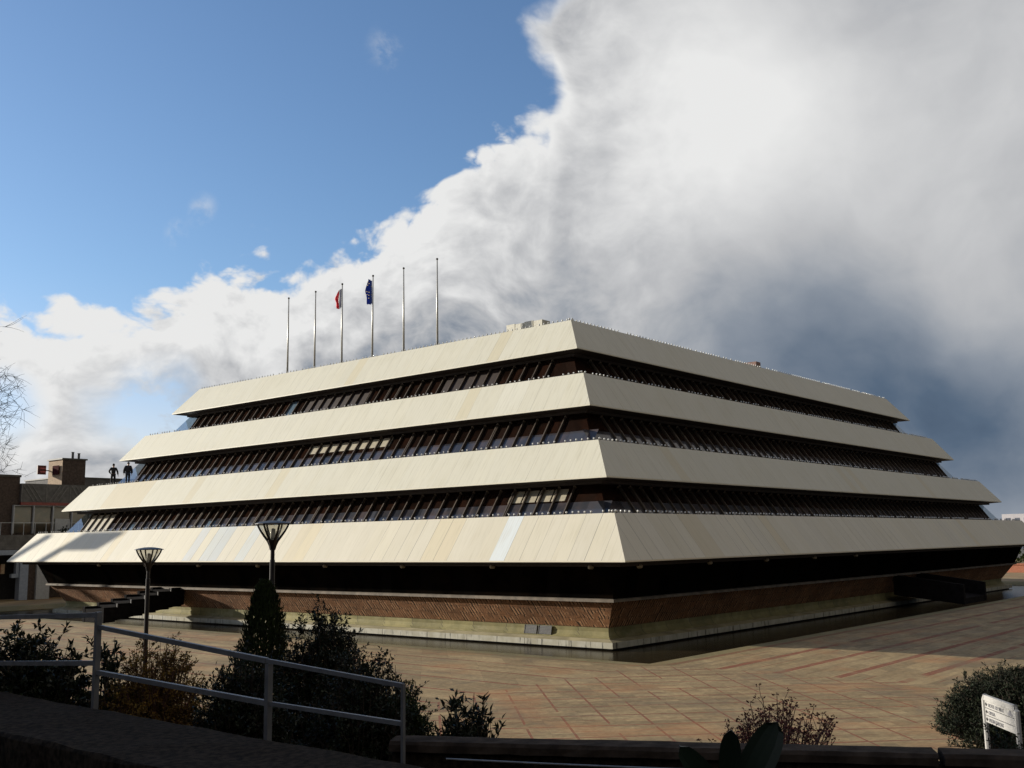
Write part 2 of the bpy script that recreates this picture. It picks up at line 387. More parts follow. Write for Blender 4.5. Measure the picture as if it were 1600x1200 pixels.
    puff=m.math('MAXIMUM',blob(57.0,18.3,1.1),m.math('MAXIMUM',blob(54.0,17.9,1.0),m.math('MAXIMUM',blob(58.2,17.0,1.0),m.math('MULTIPLY',blob(47.0,26.0,1.6),.7))))
    pm=m.math('MULTIPLY',puff,m.ss(n2,.46,.70)); mask=m.math('MAXIMUM',mask,m.math('MULTIPLY',pm,.42))
    # brightness of the cloud
    sn=m.n.new('ShaderNodeVectorMath'); sn.operation='ADD'; m.link(ps,sn.inputs[0]); sn.inputs[1].default_value=(SUN+Vector((0,0,.9))).normalized()*.022
    n1b=m.noise(sn.outputs[0],9.0,6,.58)
    bl1b=billow(sn.outputs[0],13.0,2); bl2b=billow(sn.outputs[0],34.0,3)
    relief=m.math('ADD',m.math('MULTIPLY',m.math('SUBTRACT',n1,n1b),1.0),m.math('ADD',m.math('MULTIPLY',m.math('SUBTRACT',bl1,bl1b),.22),m.math('MULTIPLY',m.math('SUBTRACT',bl2,bl2b),.10)))
    edge=m.ss(depthn,0.0,8.0,1.0,0.0)
    b=m.math('ADD',.55,m.math('MULTIPLY',edge,.36))
    big=m.noise(p,4.2,5,.55)
    B=[(29,23.5,12,.29),(33,17.5,9,.12),(24,22,9,.14),(15,23,10,.09),(15,15,8,.06),(27,10.5,9,-.19),(21,10,8.5,-.17),(17,5.5,8.5,-.20),(12,3,9,-.20),(24,5,9,-.16),(44,14,6,.14),(33.5,13.5,7,-.04),(50.9,11,4,-.04),(57.6,10.2,4,.10),(64,9,5,.16),(64,5,4,.20),(46,10.5,7,-.10),(38,11,6,-.08),(53,12,4,.12),(48,16,5,.08),(58,13.5,5,.14)]
    for a,e,r,k in B: b=m.math('ADD',b,m.math('MULTIPLY',blob(a,e,r),k))
    behind=m.ss(az,-25.0,14.0,1.0,0.0)  # unseen clouds behind the view, darkened to lower the ambient light
    b=m.math('SUBTRACT',b,m.math('MULTIPLY',behind,m.math('ADD',BACKDARK,m.ss(el,8.0,38.0,.46,0.0))))
    leftness=m.ss(az,24.0,50.0,.14,1.7)
    b=m.math('ADD',b,m.math('MULTIPLY',relief,leftness))
    b=m.math('ADD',b,m.math('MULTIPLY',m.math('SUBTRACT',big,.5),m.ss(az,18.0,40.0,.46,.42)))
    b=m.math('MAXIMUM',m.math('MINIMUM',b,.93),m.ss(az,-10.0,12.0,.0,.10))
    cr2=m.n.new('ShaderNodeValToRGB'); e2=cr2.color_ramp.elements
    for i,(pp,c) in enumerate([(0.0,(.045,.075,.13)),(.16,(.11,.16,.235)),(.36,(.29,.33,.39)),(.58,(.56,.57,.59)),(.78,(.78,.785,.79)),(1.0,(1.0,1.0,.99))]):
        q=e2[i] if i<2 else e2.new(pp)
        q.position=pp; q.color=(*c,1)
    m.link(b,cr2.inputs[0])
    hsv=m.n.new('ShaderNodeMix'); hsv.data_type='RGBA'; hsv.blend_type='MULTIPLY'; hsv.inputs[0].default_value=1; m.link(sky.outputs[0],hsv.inputs[6]); m.link(m.mix(m.ss(el,3.0,15.0),(1.02,.93,1.12),SKYTINT),hsv.inputs[7])
    m.link(hsv.outputs[2],bg.inputs[0]); bg.inputs[1].default_value=SKYSTR
    warm=m.mix(m.math('MULTIPLY',behind,1.0),(1,1,1),(1.22,1.02,.80)); bg2=m.n.new('ShaderNodeBackground'); m.link(m.mix(1.0,cr2.outputs[0],warm,'MULTIPLY'),bg2.inputs[0]); bg2.inputs[1].default_value=CLOUDSTR  # the unseen clouds are also tinted warm to warm the fill light
    mx=m.n.new('ShaderNodeMixShader'); m.link(mask,mx.inputs[0]); m.link(bg.outputs[0],mx.inputs[1]); m.link(bg2.outputs[0],mx.inputs[2]); m.link(mx.outputs[0],out.inputs[0])
SKYTINT=(.8,.95,1.15); SKYSTR=.10; CLOUDSTR=.62; BACKDARK=.08
build_world()
vs=scene.view_settings; vs.view_transform='Standard'; vs.look='None'; vs.exposure=.50; vs.gamma=1.0; vs.use_curve_mapping=False
scene.display_settings.display_device='sRGB'
scene.render.engine='CYCLES'; scene.cycles.max_bounces=8; scene.cycles.transparent_max_bounces=12
scene.cycles.sample_clamp_indirect=6.0

# ------------------------------------------------------------------ setting: ground, plaza, pool
WX,WY=73.41,61.75
INS=[0,1.651,2.980,4.493,6.207,7.661,9.190,10.793]
ZS=[0,2.212,4.084,6.100,8.288,10.353,12.242,14.377]
b=MB(); b.face([(-4000,-4000,-4.9),(4000,-4000,-4.9),(4000,4000,-4.9),(-4000,4000,-4.9)])
tag(b.build('ground',M['ground']),'broad flat ground reaching to the horizon around the plaza',kind='structure')
b=MB(); X0,X1,Y0,Y1=-75,190,-70,190; e=-3.2; hx=WX+5.2; hy=WY+5.2; bi=1.0
def ring(b,o,i,z0,z1,mi=0):
    O=[(o[0],o[2],z0),(o[1],o[2],z0),(o[1],o[3],z0),(o[0],o[3],z0)]; I=[(i[0],i[2],z1),(i[1],i[2],z1),(i[1],i[3],z1),(i[0],i[3],z1)]
    for k in range(4): b.face([O[k],O[(k+1)%4],I[(k+1)%4],I[k]],mi)
outer=(X0,X1,Y0,Y1); inner=(e,hx,e,hy); inner2=(e+bi,hx-bi,e+bi,hy-bi)
ring(b,outer,inner,-4.0,-4.0); ring(b,inner,inner2,-4.0,-4.32); ring(b,inner2,inner2,-4.32,-4.88); ring(b,outer,outer,-4.88,-4.0)
tag(b.build('plaza',M['plaza']),'paved plaza of beige slabs with red brick bands',kind='structure')
b=MB(); b.face([(e+.5,e+.5,-4.36),(hx-.5,e+.5,-4.36),(hx-.5,hy-.5,-4.36),(e+.5,hy-.5,-4.36)])
tag(b.build('pool_water',M['water']),'narrow dark pool of water round the foot of the stepped building',kind='structure')

# ------------------------------------------------------------------ the stepped building
bld=empty('office_building',(0,0,-4.3),'stepped pyramid office building with cream fascia bands and dark recessed windows','building')
ORG=(0,0,-4.3)
def bpart(mb,name,mats,label=None,parent=None,smooth=False):
    o=mb.build(name,mats,None,smooth)
    o.parent=parent or bld
    if parent is None: o.matrix_parent_inverse=Matrix.Translation((0,0,4.3))
    if label: o['label']=label
    return o
def rect(i,z): return [(i,i,z),(WX-i,i,z),(WX-i,WY-i,z),(i,WY-i,z)]
def side_pts(i0,z0,i1,z1,side):
    A=rect(i0,z0); B=rect(i1,z1); k=side; n=(side+1)%4
    return A[k],A[n],B[n],B[k]
# sides: 0 = right face (y=min), 3 = left face (x=min)
def along(p,side):
    return p[0] if side in (0,2) else p[1]
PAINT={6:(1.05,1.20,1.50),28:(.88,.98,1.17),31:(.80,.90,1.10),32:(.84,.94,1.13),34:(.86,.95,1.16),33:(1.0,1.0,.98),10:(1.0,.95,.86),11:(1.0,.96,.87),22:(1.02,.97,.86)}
def fascia(t):
    b=MB(); i0,z0,i1,z1=INS[2*t],ZS[2*t],INS[2*t+1],ZS[2*t+1]
    lip=.07; rr=random.Random(t+11)
    for s in range(4):
        a0,a1,b1,b0=[Vector(p) for p in side_pts(i0,z0,i1,z1,s)]
        if s in (2,3): a0,a1,b0,b1=a1,a0,b1,b0
        d=(a1-a0); L=d.length; d.normalize(); up=(b0-a0); up=up-d*up.dot(d); sl=up.length; upn=up.normalized()
        ct0=(b0-a0).dot(d); ct1=(b1-a0).dot(d)
        cuts=[0,ct0]+[1.30+.985*k for k in range(1,int((L-2.6)/.985))]+[ct1,L]
        cuts=sorted(set(c for c in cuts if 0<=c<=L))
        # strips of one panel each; ends are cut by the hips
        def top(u): return min(max(u,ct0),ct1)
        def hgt(u):
            if u<ct0: return u/ct0
            if u>ct1: return (L-u)/(L-ct1)
            return 1.0
        for q in range(len(cuts)-1):
            u0,u1=cuts[q],cuts[q+1]; um=(u0+u1)/2; idx=int((um-1.30)/.985)
            amp=.032 if t==0 else .014
            g=1+rr.uniform(-amp,amp); w=rr.uniform(-amp,amp)*.6
            c=(g+w*.3,g,g-w)
            if rr.random()<(.07 if t==0 else .03): c=(c[0]*.96,c[1]*.92,c[2]*.84)
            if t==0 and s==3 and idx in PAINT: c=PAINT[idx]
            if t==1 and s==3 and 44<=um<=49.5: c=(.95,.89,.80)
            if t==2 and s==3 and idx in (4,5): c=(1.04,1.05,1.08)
            P=[a0+d*u0, a0+d*u1, a0+d*u1+upn*sl*hgt(u1), a0+d*u0+upn*sl*hgt(u0)]
            n0=(u0-1.30)/.985; n1=(u1-1.30)/.985; vo=100*t+30*s
            uv=[(n0,vo),(n1,vo),(n1,vo+sl*hgt(u1)),(n0,vo+sl*hgt(u0))]
            if s in (2,3): P=P[::-1]; uv=uv[::-1]
            if hgt(u0)<1e-6: 
                P=[x for i,x in enumerate(P) if not (i==(3 if s not in (2,3) else 0))]; uv=[x for i,x in enumerate(uv) if not (i==(3 if s not in (2,3) else 0))]
            elif hgt(u1)<1e-6:
                P=[x for i,x in enumerate(P) if not (i==(2 if s not in (2,3) else 1))]; uv=[x for i,x in enumerate(uv) if not (i==(2 if s not in (2,3) else 1))]
            b.face(P,0,uv,c)
        # bright bottom lip, top return
        for (ia,za,ib,zb) in ((i0,z0-lip,i0,z0),(i1,z1,i1+.25,z1),(i1+.25,z1,i1+.25,z1-.30)):
            q=side_pts(ia,za,ib,zb,s); b.face(q,0,[(.3,v*.1) for v in range(4)],(1.06,1.06,1.06))
    return bpart(b,'fascia',M['fascia_low'] if t==0 else M['fascia_up'])
for t in range(4):
    fascia(t)
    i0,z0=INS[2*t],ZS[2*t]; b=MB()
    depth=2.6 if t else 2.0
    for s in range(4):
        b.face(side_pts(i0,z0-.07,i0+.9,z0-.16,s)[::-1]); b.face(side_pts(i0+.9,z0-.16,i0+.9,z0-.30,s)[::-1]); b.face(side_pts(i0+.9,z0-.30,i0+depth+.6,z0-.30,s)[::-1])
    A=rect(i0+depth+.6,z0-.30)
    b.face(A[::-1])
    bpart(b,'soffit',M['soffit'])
    b=MB(); i1,z1=INS[2*t+1],ZS[2*t+1]; b.face(rect(i1+.25,z1-.10)); bpart(b,'roof_deck',M['roof'])
# window bands
GOFF=[1.6,1.5,1.45]; CORNER=2.6
mull=[]      # (distance, maker)
def glass_line(g,z):
    z0=ZS[2*g+1]; return INS[2*g+1]+GOFF[g]+.72*(z-z0)
for g in range(3):
    zb=ZS[2*g+1]-.10; zt=ZS[2*g+2]-.30
    ib,it=glass_line(g,zb),glass_line(g,zt)
    for s in range(4):
        a0,a1,b1,b0=[Vector(p) for p in side_pts(ib,zb,it,zt,s)]
        d=(a1-a0); L=d.length; d.normalize(); up=(b0-a0)-d*(b0-a0).dot(d); ct=abs((b0-a0).dot(d))
        c0,c1=CORNER,L-CORNER
        band=MB(); n=int(c1-c0)
        near = s in (0,3)
        ca,cb=(0,c1) if s==3 else ((0,c1) if s==0 else (c0,L))
        # the two corners away from the camera are glazed clear, the near corner is dark
        def quad(u0,u1):
            def hp(u):
                v=min(max(u,ct),L-ct); return a0+d*v+up
            return [a0+d*u0,a0+d*u1,hp(u1),hp(u0)]
        if s==0: lo,hi=0,c1
        elif s==3: lo,hi=c0,L
        else: lo,hi=c0,c1
        band.face(quad(lo,hi),0,[(lo,0),(hi,0),(hi,1),(lo,1)])
        wb=bpart(band,'window_band',M['glass'])
        if g<2 and s in (0,3):
            lp=MB(); f=.46; nn=d.cross(up).normalized()
            if nn.z<0: nn=-nn
            q0=a0+d*max(lo,.01)+nn*.012; q1=a0+d*hi+nn*.012
            lp.face([q0,q1,q1+up*f,q0+up*f],0,[(lo,0),(hi,0),(hi,1),(lo,1)])
            bpart(lp,'lower_panes',M['glass_low'],parent=None)  # lower part of the panes as a paler grey strip
        cl=MB()
        for ua,ub in ([(0,lo)] if lo>0 else [])+([(hi,L)] if hi<L else []):
            cl=MB(); cl.face(quad(ua,ub),0); bpart(cl,'corner_pane',M['clear'])
        # partition where the clear corner ends
        pt=MB()
        for u in ([lo] if lo>0 else [])+([hi] if hi<L else []):
            inw=Vector((0,1,0)) if s==0 else Vector((-1,0,0)) if s==1 else Vector((0,-1,0)) if s==2 else Vector((1,0,0))
            p0=a0+d*u; p1=p0+up; q=quad(u,u+.001)
            pt.face([p0,p0+inw*6,p0+inw*6+Vector((0,0,up.z)),q[3]],0)
        if s in (0,3): bpart(pt,'partition',M['soffit'])
        if s in (0,3):
            nrm=d.cross(up).normalized()
            if nrm.z<0: nrm=-nrm
            k0=1.2 if s==0 else 1.2
            cnt=int((L-2*k0)/1.02)
            for k in range(cnt+1):
                dist=k0+1.5+k*1.02
                u=(dist) if s==0 else (L-dist)
                if u<CORNER*.9 and s==3: continue
                if u>L-CORNER*.9 and s==0: continue
                if not(ct+.1<u<L-ct-.1): continue
                p0=a0+d*u+nrm*.06; p1=p0+up*.90
                near_d=(p0-CAM).length
                mull.append((near_d,p0,p1,nrm,d,g,s,k))
mull.sort(key=lambda q:q[0])
def mull_geo(b,p0,p1,nrm,d,g,s,k):
    r=random.Random(k*31+g*7+s)
    b.bar(p0,p1,.075,.15,nrm,0)
    tip=p1+(p1-p0).normalized()*.0
    b.bar(tip,tip+(p1-p0).normalized()*.09,.10,.17,nrm,1)
    if r.random()<.07:
        off=d*.12; b.bar(p0+off,p1+off,.05,.12,nrm,0)
M['mulltip']=plain('mullion_cap',(.28,.24,.19),.5,.2)
rest=MB()
for q in mull[:100]:
    b=MB(); mull_geo(b,*q[1:]); bpart(b,'mullion',[M['mullion'],M['mulltip']])
for q in mull[100:]: mull_geo(rest,*q[1:])
tag(bpart(rest,'mullion',[M['mullion'],M['mulltip']]),kind='stuff')
# drawn blinds behind some panes
def blind(g,y0,y1,f0,f1,label):
    zb=ZS[2*g+1]-.10; zt=ZS[2*g+2]-.30; n=max(1,round(y1-y0)); b=MB()
    za=zb+(zt-zb)*f0; zc=zb+(zt-zb)*f1
    for k in range(n):
        ya=y0+(y1-y0)*k/n+.05; yc=y0+(y1-y0)*(k+1)/n-.05
        b.face([(glass_line(g,za)-.025,ya,za),(glass_line(g,zc)-.025,ya,zc),(glass_line(g,zc)-.025,yc,zc),(glass_line(g,za)-.025,yc,za)],0)
    bpart(b,'blind',M['blind'],label)
blind(0,6.2,10.2,.52,.90,'cream blinds half drawn in four panes near the corner')
blind(1,22.7,31.0,.60,.90,'row of cream blinds along the middle window strip')
blind(0,52.0,56.0,.05,.90,'cream blinds fully drawn at the far left end')
# odd panes: an open light, a dark run of panels on the third strip
def pane(g,y0,y1,f0,f1,mat,name):
    zb=ZS[2*g+1]-.10; zt=ZS[2*g+2]-.30; za=zb+(zt-zb)*f0; zc=zb+(zt-zb)*f1; b=MB()
    b.face([(glass_line(g,za)-.02,y0,za),(glass_line(g,zc)-.02,y0,zc),(glass_line(g,zc)-.02,y1,zc),(glass_line(g,za)-.02,y1,za)])
    bpart(b,name,mat)
M['pane_blue']=plain('painted_sky_pane',(.12,.17,.22),.08,var=.1)  # pale blue base colour stands in for reflected sky
M['brownpanel']=plain('brown_panel',(.026,.013,.009),.6,var=.3)
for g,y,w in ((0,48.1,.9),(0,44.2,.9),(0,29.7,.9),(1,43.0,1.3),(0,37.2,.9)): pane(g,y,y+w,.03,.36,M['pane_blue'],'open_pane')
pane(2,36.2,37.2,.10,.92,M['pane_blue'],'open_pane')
pane(2,27.8,35.0,.05,.95,M['brownpanel'],'infill_panel')
pane(2,16.0,20.6,.05,.95,M['brownpanel'],'infill_panel')
# ground storey: dark glass leaning in, coping, slate strip wall, mossy skirt, ledge
b=MB()
for s in range(4): b.face(side_pts(2.42,-1.88,1.75,-.28,s),0,[(0,0),(70,0),(70,1),(0,1)])
bpart(b,'glass_wall',M['glass_black'])
b=MB()
for s in range(4):
    for q in ((2.50,-2.03,2.28,-2.03),(2.28,-2.03,2.28,-1.90),(2.28,-1.90,2.46,-1.86)):
        if q[0]==2.50: b.face(side_pts(2.28,-2.03,2.55,-2.03,s)[::-1])
        else: b.face(side_pts(*q,s))
bpart(b,'coping',M['coping'])
b=MB()
for s in range(4):
    a0,a1,b1,b0=[Vector(p) for p in side_pts(3.43,-3.33,2.50,-2.03,s)]; L=(a1-a0).length; h=1.6
    b.face([a0,a1,b1,b0],0,[(.93,0),(L-.93,0),(L,h),(0,h)])
bpart(b,'stone_cladding',M['brick'])
b=MB(); prof=[(3.46,-3.33),(3.50,-3.55),(3.44,-3.74),(3.28,-3.86)]
for s in range(4):
    for k in range(3):
        (ia,za),(ib,zb)=prof[k+1],prof[k]
        q=[Vector(p) for p in side_pts(ia,za,ib,zb,s)]; L=(q[1]-q[0]).length
        b.face(q,0,[(ia+zb*.5+0,-k),(L+ia+zb*.5,-k),(L+ib+zb*.5+.1,-k+1),(ib+zb*.5+.1,-k+1)])
bpart(b,'concrete_skirt',M['skirt'])
b=MB()
for s in range(4):
    b.face(side_pts(2.75,-3.97,3.30,-3.865,s),2); b.face(side_pts(2.75,-4.26,2.75,-3.97,s)); b.face(side_pts(3.0,-4.27,2.75,-4.26,s)[::-1]); b.face(side_pts(2.95,-4.8,3.0,-4.27,s),1)  # wall of the undercut coloured dark, as the shade below the ledge
bpart(b,'base_ledge',[M['ledge'],M['soffit'],M['ledgetop']])
# vent grilles on the skirt, left face
for y0,y1 in ((7.95,8.75),(6.98,7.82)):
    b=MB(); b.face([(3.33,y1,-3.80),(3.33,y0,-3.80),(3.43,y0,-3.37),(3.43,y1,-3.37)],0)
    for k in range(6): b.bar((3.335+.0172*k,y0+.02,-3.77+k*.074),(3.335+.0172*k,y1-.02,-3.77+k*.074),.02,.022,(0,0,1),1)
    for yy in (y0,y1): b.bar((3.325,yy,-3.81),(3.425,yy,-3.36),.03,.03,(1,0,0),0)
    bpart(b,'vent_grille',[M['socket'],M['lamptop']])
# downlights under the lowest band
for x,y in ((.95,28.6),(.95,22.0),(.95,15.4),(.95,8.8),(.95,2.6),(2.6,.95),(9.2,.95),(15.6,.95),(22,.95),(28.4,.95),(.95,35.2),(.95,41.8),(.95,48.4)):
    b=MB(); b.lathe((x,y,-.42),[(0,0),(.09,.0),(.15,.05),(.15,.13),(.10,.2),(0,.2)],10,0)
    bpart(b,'downlight',plain('downlight_metal',(.35,.30,.22),.4,.3) if 'dl' not in M else M['dl']); M.setdefault('dl',bpy.data.materials['downlight_metal'])
# festoon lamps along the roof edges
lampspots=[]
for t in range(4):
    i,z=INS[2*t+1],ZS[2*t+1]; rr=random.Random(50+t)
    for side in ('l','r'):
        L=(WY if side=='l' else WX)-2*i; k=0.0
        while k<L:
            step=.37*rr.uniform(.96,1.04)
            miss = rr.random()<(.08 if t==3 else .22)
            if not miss:
                p=(i+.12,i+k,z) if side=='l' else (i+k,i+.12,z)
                lampspots.append(((Vector(p)-CAM).length,p,rr.random()))
            k+=step
lampspots.sort()
def edge_lamp(b,p,r):
    x,y,z=p; h=.05+.03*r
    b.lathe((x,y,z),[(.035,0),(.035,h)],5,1); b.sphere((x,y,z+h+.04),.052,6,4,0)
for _,p,r in lampspots[:100]:
    b=MB(); edge_lamp(b,p,r); bpart(b,'edge_lamp',[M['bulb'],M['socket']],smooth=True)
b=MB()
for _,p,r in lampspots[100:]: edge_lamp(b,p,r)
tag(bpart(b,'edge_lamp',[M['bulb'],M['socket']],smooth=True),kind='stuff')
# bridges over the pool (entrances)
br=empty('entrance_stair',(0,40.7,-4.0),'dark concrete entrance stair with stepped side walls over the pool at left','stair')
def lpart(mb,name,mats,root,label=None,smooth=False):
    o=mb.build(name,mats,None,smooth); o.parent=root; o.matrix_parent_inverse=Matrix.Translation(-Vector(root.location))
    if label: o['label']=label
    return o
for y in (39.4,41.9):
    b=MB()
    for k in range(6):
        x0=-3.4+1.0*k; zt=-3.02+.215*k; zl0=-3.99+.15*k; zl1=-3.99+.15*(k+1)
        P=[(x0,y,zl0),(x0+1.0,y,zl1),(x0+1.0,y,zt),(x0,y,zt)]; Q=[(p[0],y+.3,p[2]) for p in P]
        b.face(P); b.face(Q[::-1]); b.face([P[3],P[2],Q[2],Q[3]]); b.face([P[0],P[3],Q[3],Q[0]][::-1]); b.face([P[1],P[0],Q[0],Q[1]])
        b.box((x0-.01,y-.03,zt+.003),(x0+.93,y+.33,zt+.045))
    lpart(b,'side_wall',M['bridge'],br)
b=MB()
for k in range(6):
    x0=-3.4+1.0*k; b.box((x0+.02,39.705,-3.98+.15*k),(x0+1.0,41.895,-3.12+.215*k))
lpart(b,'steps',M['bridge'],br)
for k in range(6):
    b=MB(); x0=-3.4+1.0*k; b.box((x0+.90,39.36,-3.0+.215*k),(x0+.94,39.39,-2.75+.215*k)); lpart(b,'metal_bracket',M['white'],br)
rb=empty('entrance_bridge',(41.8,0,-4.0),'black concrete entrance bridge over the pool on the shaded right side','bridge')
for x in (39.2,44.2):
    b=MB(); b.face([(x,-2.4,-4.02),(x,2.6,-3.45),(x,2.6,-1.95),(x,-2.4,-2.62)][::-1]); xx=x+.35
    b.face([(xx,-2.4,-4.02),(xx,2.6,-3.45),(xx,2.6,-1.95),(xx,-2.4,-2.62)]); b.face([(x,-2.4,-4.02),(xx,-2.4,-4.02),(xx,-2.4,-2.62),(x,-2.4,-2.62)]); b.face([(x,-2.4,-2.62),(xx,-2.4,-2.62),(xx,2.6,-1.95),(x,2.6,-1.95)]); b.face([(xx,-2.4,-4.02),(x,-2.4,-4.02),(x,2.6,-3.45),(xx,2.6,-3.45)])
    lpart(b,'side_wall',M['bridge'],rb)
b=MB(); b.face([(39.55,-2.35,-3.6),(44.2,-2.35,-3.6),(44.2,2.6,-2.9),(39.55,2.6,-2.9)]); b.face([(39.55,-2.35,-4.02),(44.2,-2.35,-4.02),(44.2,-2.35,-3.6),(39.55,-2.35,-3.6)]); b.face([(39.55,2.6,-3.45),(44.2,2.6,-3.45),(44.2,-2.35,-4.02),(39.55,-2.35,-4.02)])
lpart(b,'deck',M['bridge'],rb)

# roof-top units
rt=empty('roof_unit',(18.5,18.9,14.28),'cream plant room box of four panels on the roof edge','plant room')
b=MB()
for k in range(4): b.box((16.0,17.2+.83*k,14.28),(16.9,17.2+.83*k+.77,16.2+.05*(k%2)),0)
lpart(b,'cabinet',plain('cream_cabinet',(.66,.62,.50),.6,var=.1),rt)
b=MB(); b.box((16.92,17.3,14.28),(18.6,20.4,15.95),0); lpart(b,'housing',M['roof'],rt)
b=MB(); b.box((38.3,13.0,14.28),(40.4,14.6,15.2)); b.box((39.6,13.05,15.203),(40.4,14.5,15.62))
tag(b.build('roof_vent',plain('rusty_red_vent',(.24,.14,.11),.7)),'small stepped reddish vent on the right roof edge','vent')
b=MB(); b.box((59.2,11.4,14.28),(61.0,12.6,14.62)); b.lathe((60.1,12.0,14.62),[(.4,0),(.4,.12),(.15,.22),(0,.22)],10)
tag(b.build('roof_cowl',M['white']),'low white ventilation cowl at the right end of the roof','vent')

# ------------------------------------------------------------------ flagpoles and flags
poles=[(39.86,20.76,'flagpole furthest from the corner, bare, left end of the row'),(36.48,20.72,'bare flagpole just left of the red, white and blue flag'),
 (33.23,20.78,'flagpole flying the blue, white and red tricolour'),(29.80,20.80,'flagpole flying the blue flag with stars'),
 (26.45,20.77,'bare flagpole just right of the blue starred flag'),(23.07,20.81,'tallest looking bare flagpole, right end of the row')]
for y,zt,lab in poles:
    r=empty('flagpole',(11.6,y,14.28),lab,'flagpole','flagpoles in a row on the roof edge')
    lean=R.uniform(-.06,.06)
    b=MB(); b.tube([(11.6,y,14.28),(11.6,y+lean*.5,17.5),(11.6,y+lean,zt-.12)],[.085,.07,.045],8); lpart(b,'pole',M['polewhite'],r,smooth=True)
    b=MB(); b.sphere((11.6,y+lean,zt-.05),.085,8,6); lpart(b,'finial',M['socket'],r,smooth=True)
    b=MB(); b.box((11.45,y-.15,14.28),(11.75,y+.15,14.34)); b.tube([(11.5,y,14.34),(11.5,y-.02,15.4)],.012,4); lpart(b,'base_plate',M['steel'],r)
def flag(name,y,ztop,H,prof,mats,matof,label,stars=None):
    b=MB(); nu=len(prof); nv=9
    P=[]
    for j in range(nv):
        v=j/(nv-1); row=[]
        for i,(dx,dy,drop) in enumerate(prof):
            u=i/(nu-1)
            w=.07*math.sin(3.1*v*PI+u*5)*u
            wid=1+.35*math.sin(v*PI*1.1+.3)*(u) - .25*u*(1-v)
            row.append(Vector((11.6+dx*(1+.3*v), y+.05+(dy+w)*wid, ztop-drop*(1-v*.6)-H*v-.10*math.sin(u*4)*v)))
        P.append(row)
    for j in range(nv-1):
        for i in range(nu-1): b.face([P[j][i],P[j][i+1],P[j+1][i+1],P[j+1][i]],matof(i/(nu-1)))
    if stars:
        for (u,v) in stars:
            i=u*(nu-1); j=v*(nv-1); c=P[int(j)][int(i)]+Vector((-.06,0,0)); pts=[]
            for k in range(10):
                rr=.05 if k%2==0 else .02; a=PI/2+k*PI/5; pts.append(c+Vector((0,-math.cos(a)*rr,math.sin(a)*rr)))
            b.face(pts,len(mats)-1)
    o=b.build(name,mats,None,True); tag(o,label,'flag'); return o
fb=plain('flag_blue',(.012,.022,.10),.7,var=.15); fw=plain('flag_white',(.80,.80,.80),.7,var=.05); fr=plain('flag_red',(.75,.03,.05),.7,var=.15)
fe=plain('flag_deep_blue',(.02,.06,.34),.7,var=.2); fg=plain('flag_star_yellow',(.80,.62,.12),.7,var=.05)
prof=[(0,0,0),(-.05,.08,.02),(-.02,.15,.04),(-.07,.22,.06),(-.03,.30,.09),(-.09,.36,.14),(-.04,.42,.2),(-.11,.49,.25),(-.06,.58,.30)]
flag('tricolour_flag',33.23,20.38,1.45,prof,[fb,fw,fr],lambda u:0 if u<.13 else 1 if u<.38 else 2,'limp blue, white and red flag hanging from its pole')
prof=[(0,0,0),(-.12,.12,.0),(.05,.20,-.10),(-.10,.32,-.16),(.06,.42,-.14),(-.08,.52,.0),(.05,.60,.2)]
flag('starred_flag',29.80,20.40,1.75,prof,[fe,fg],lambda u:0,'dark blue flag with yellow stars hanging from its pole',[(.2,.15),(.35,.12),(.5,.2),(.6,.35),(.65,.55),(.55,.72),(.4,.82),(.25,.85),(.12,.7),(.1,.3),(.18,.5),(.3,.65)])

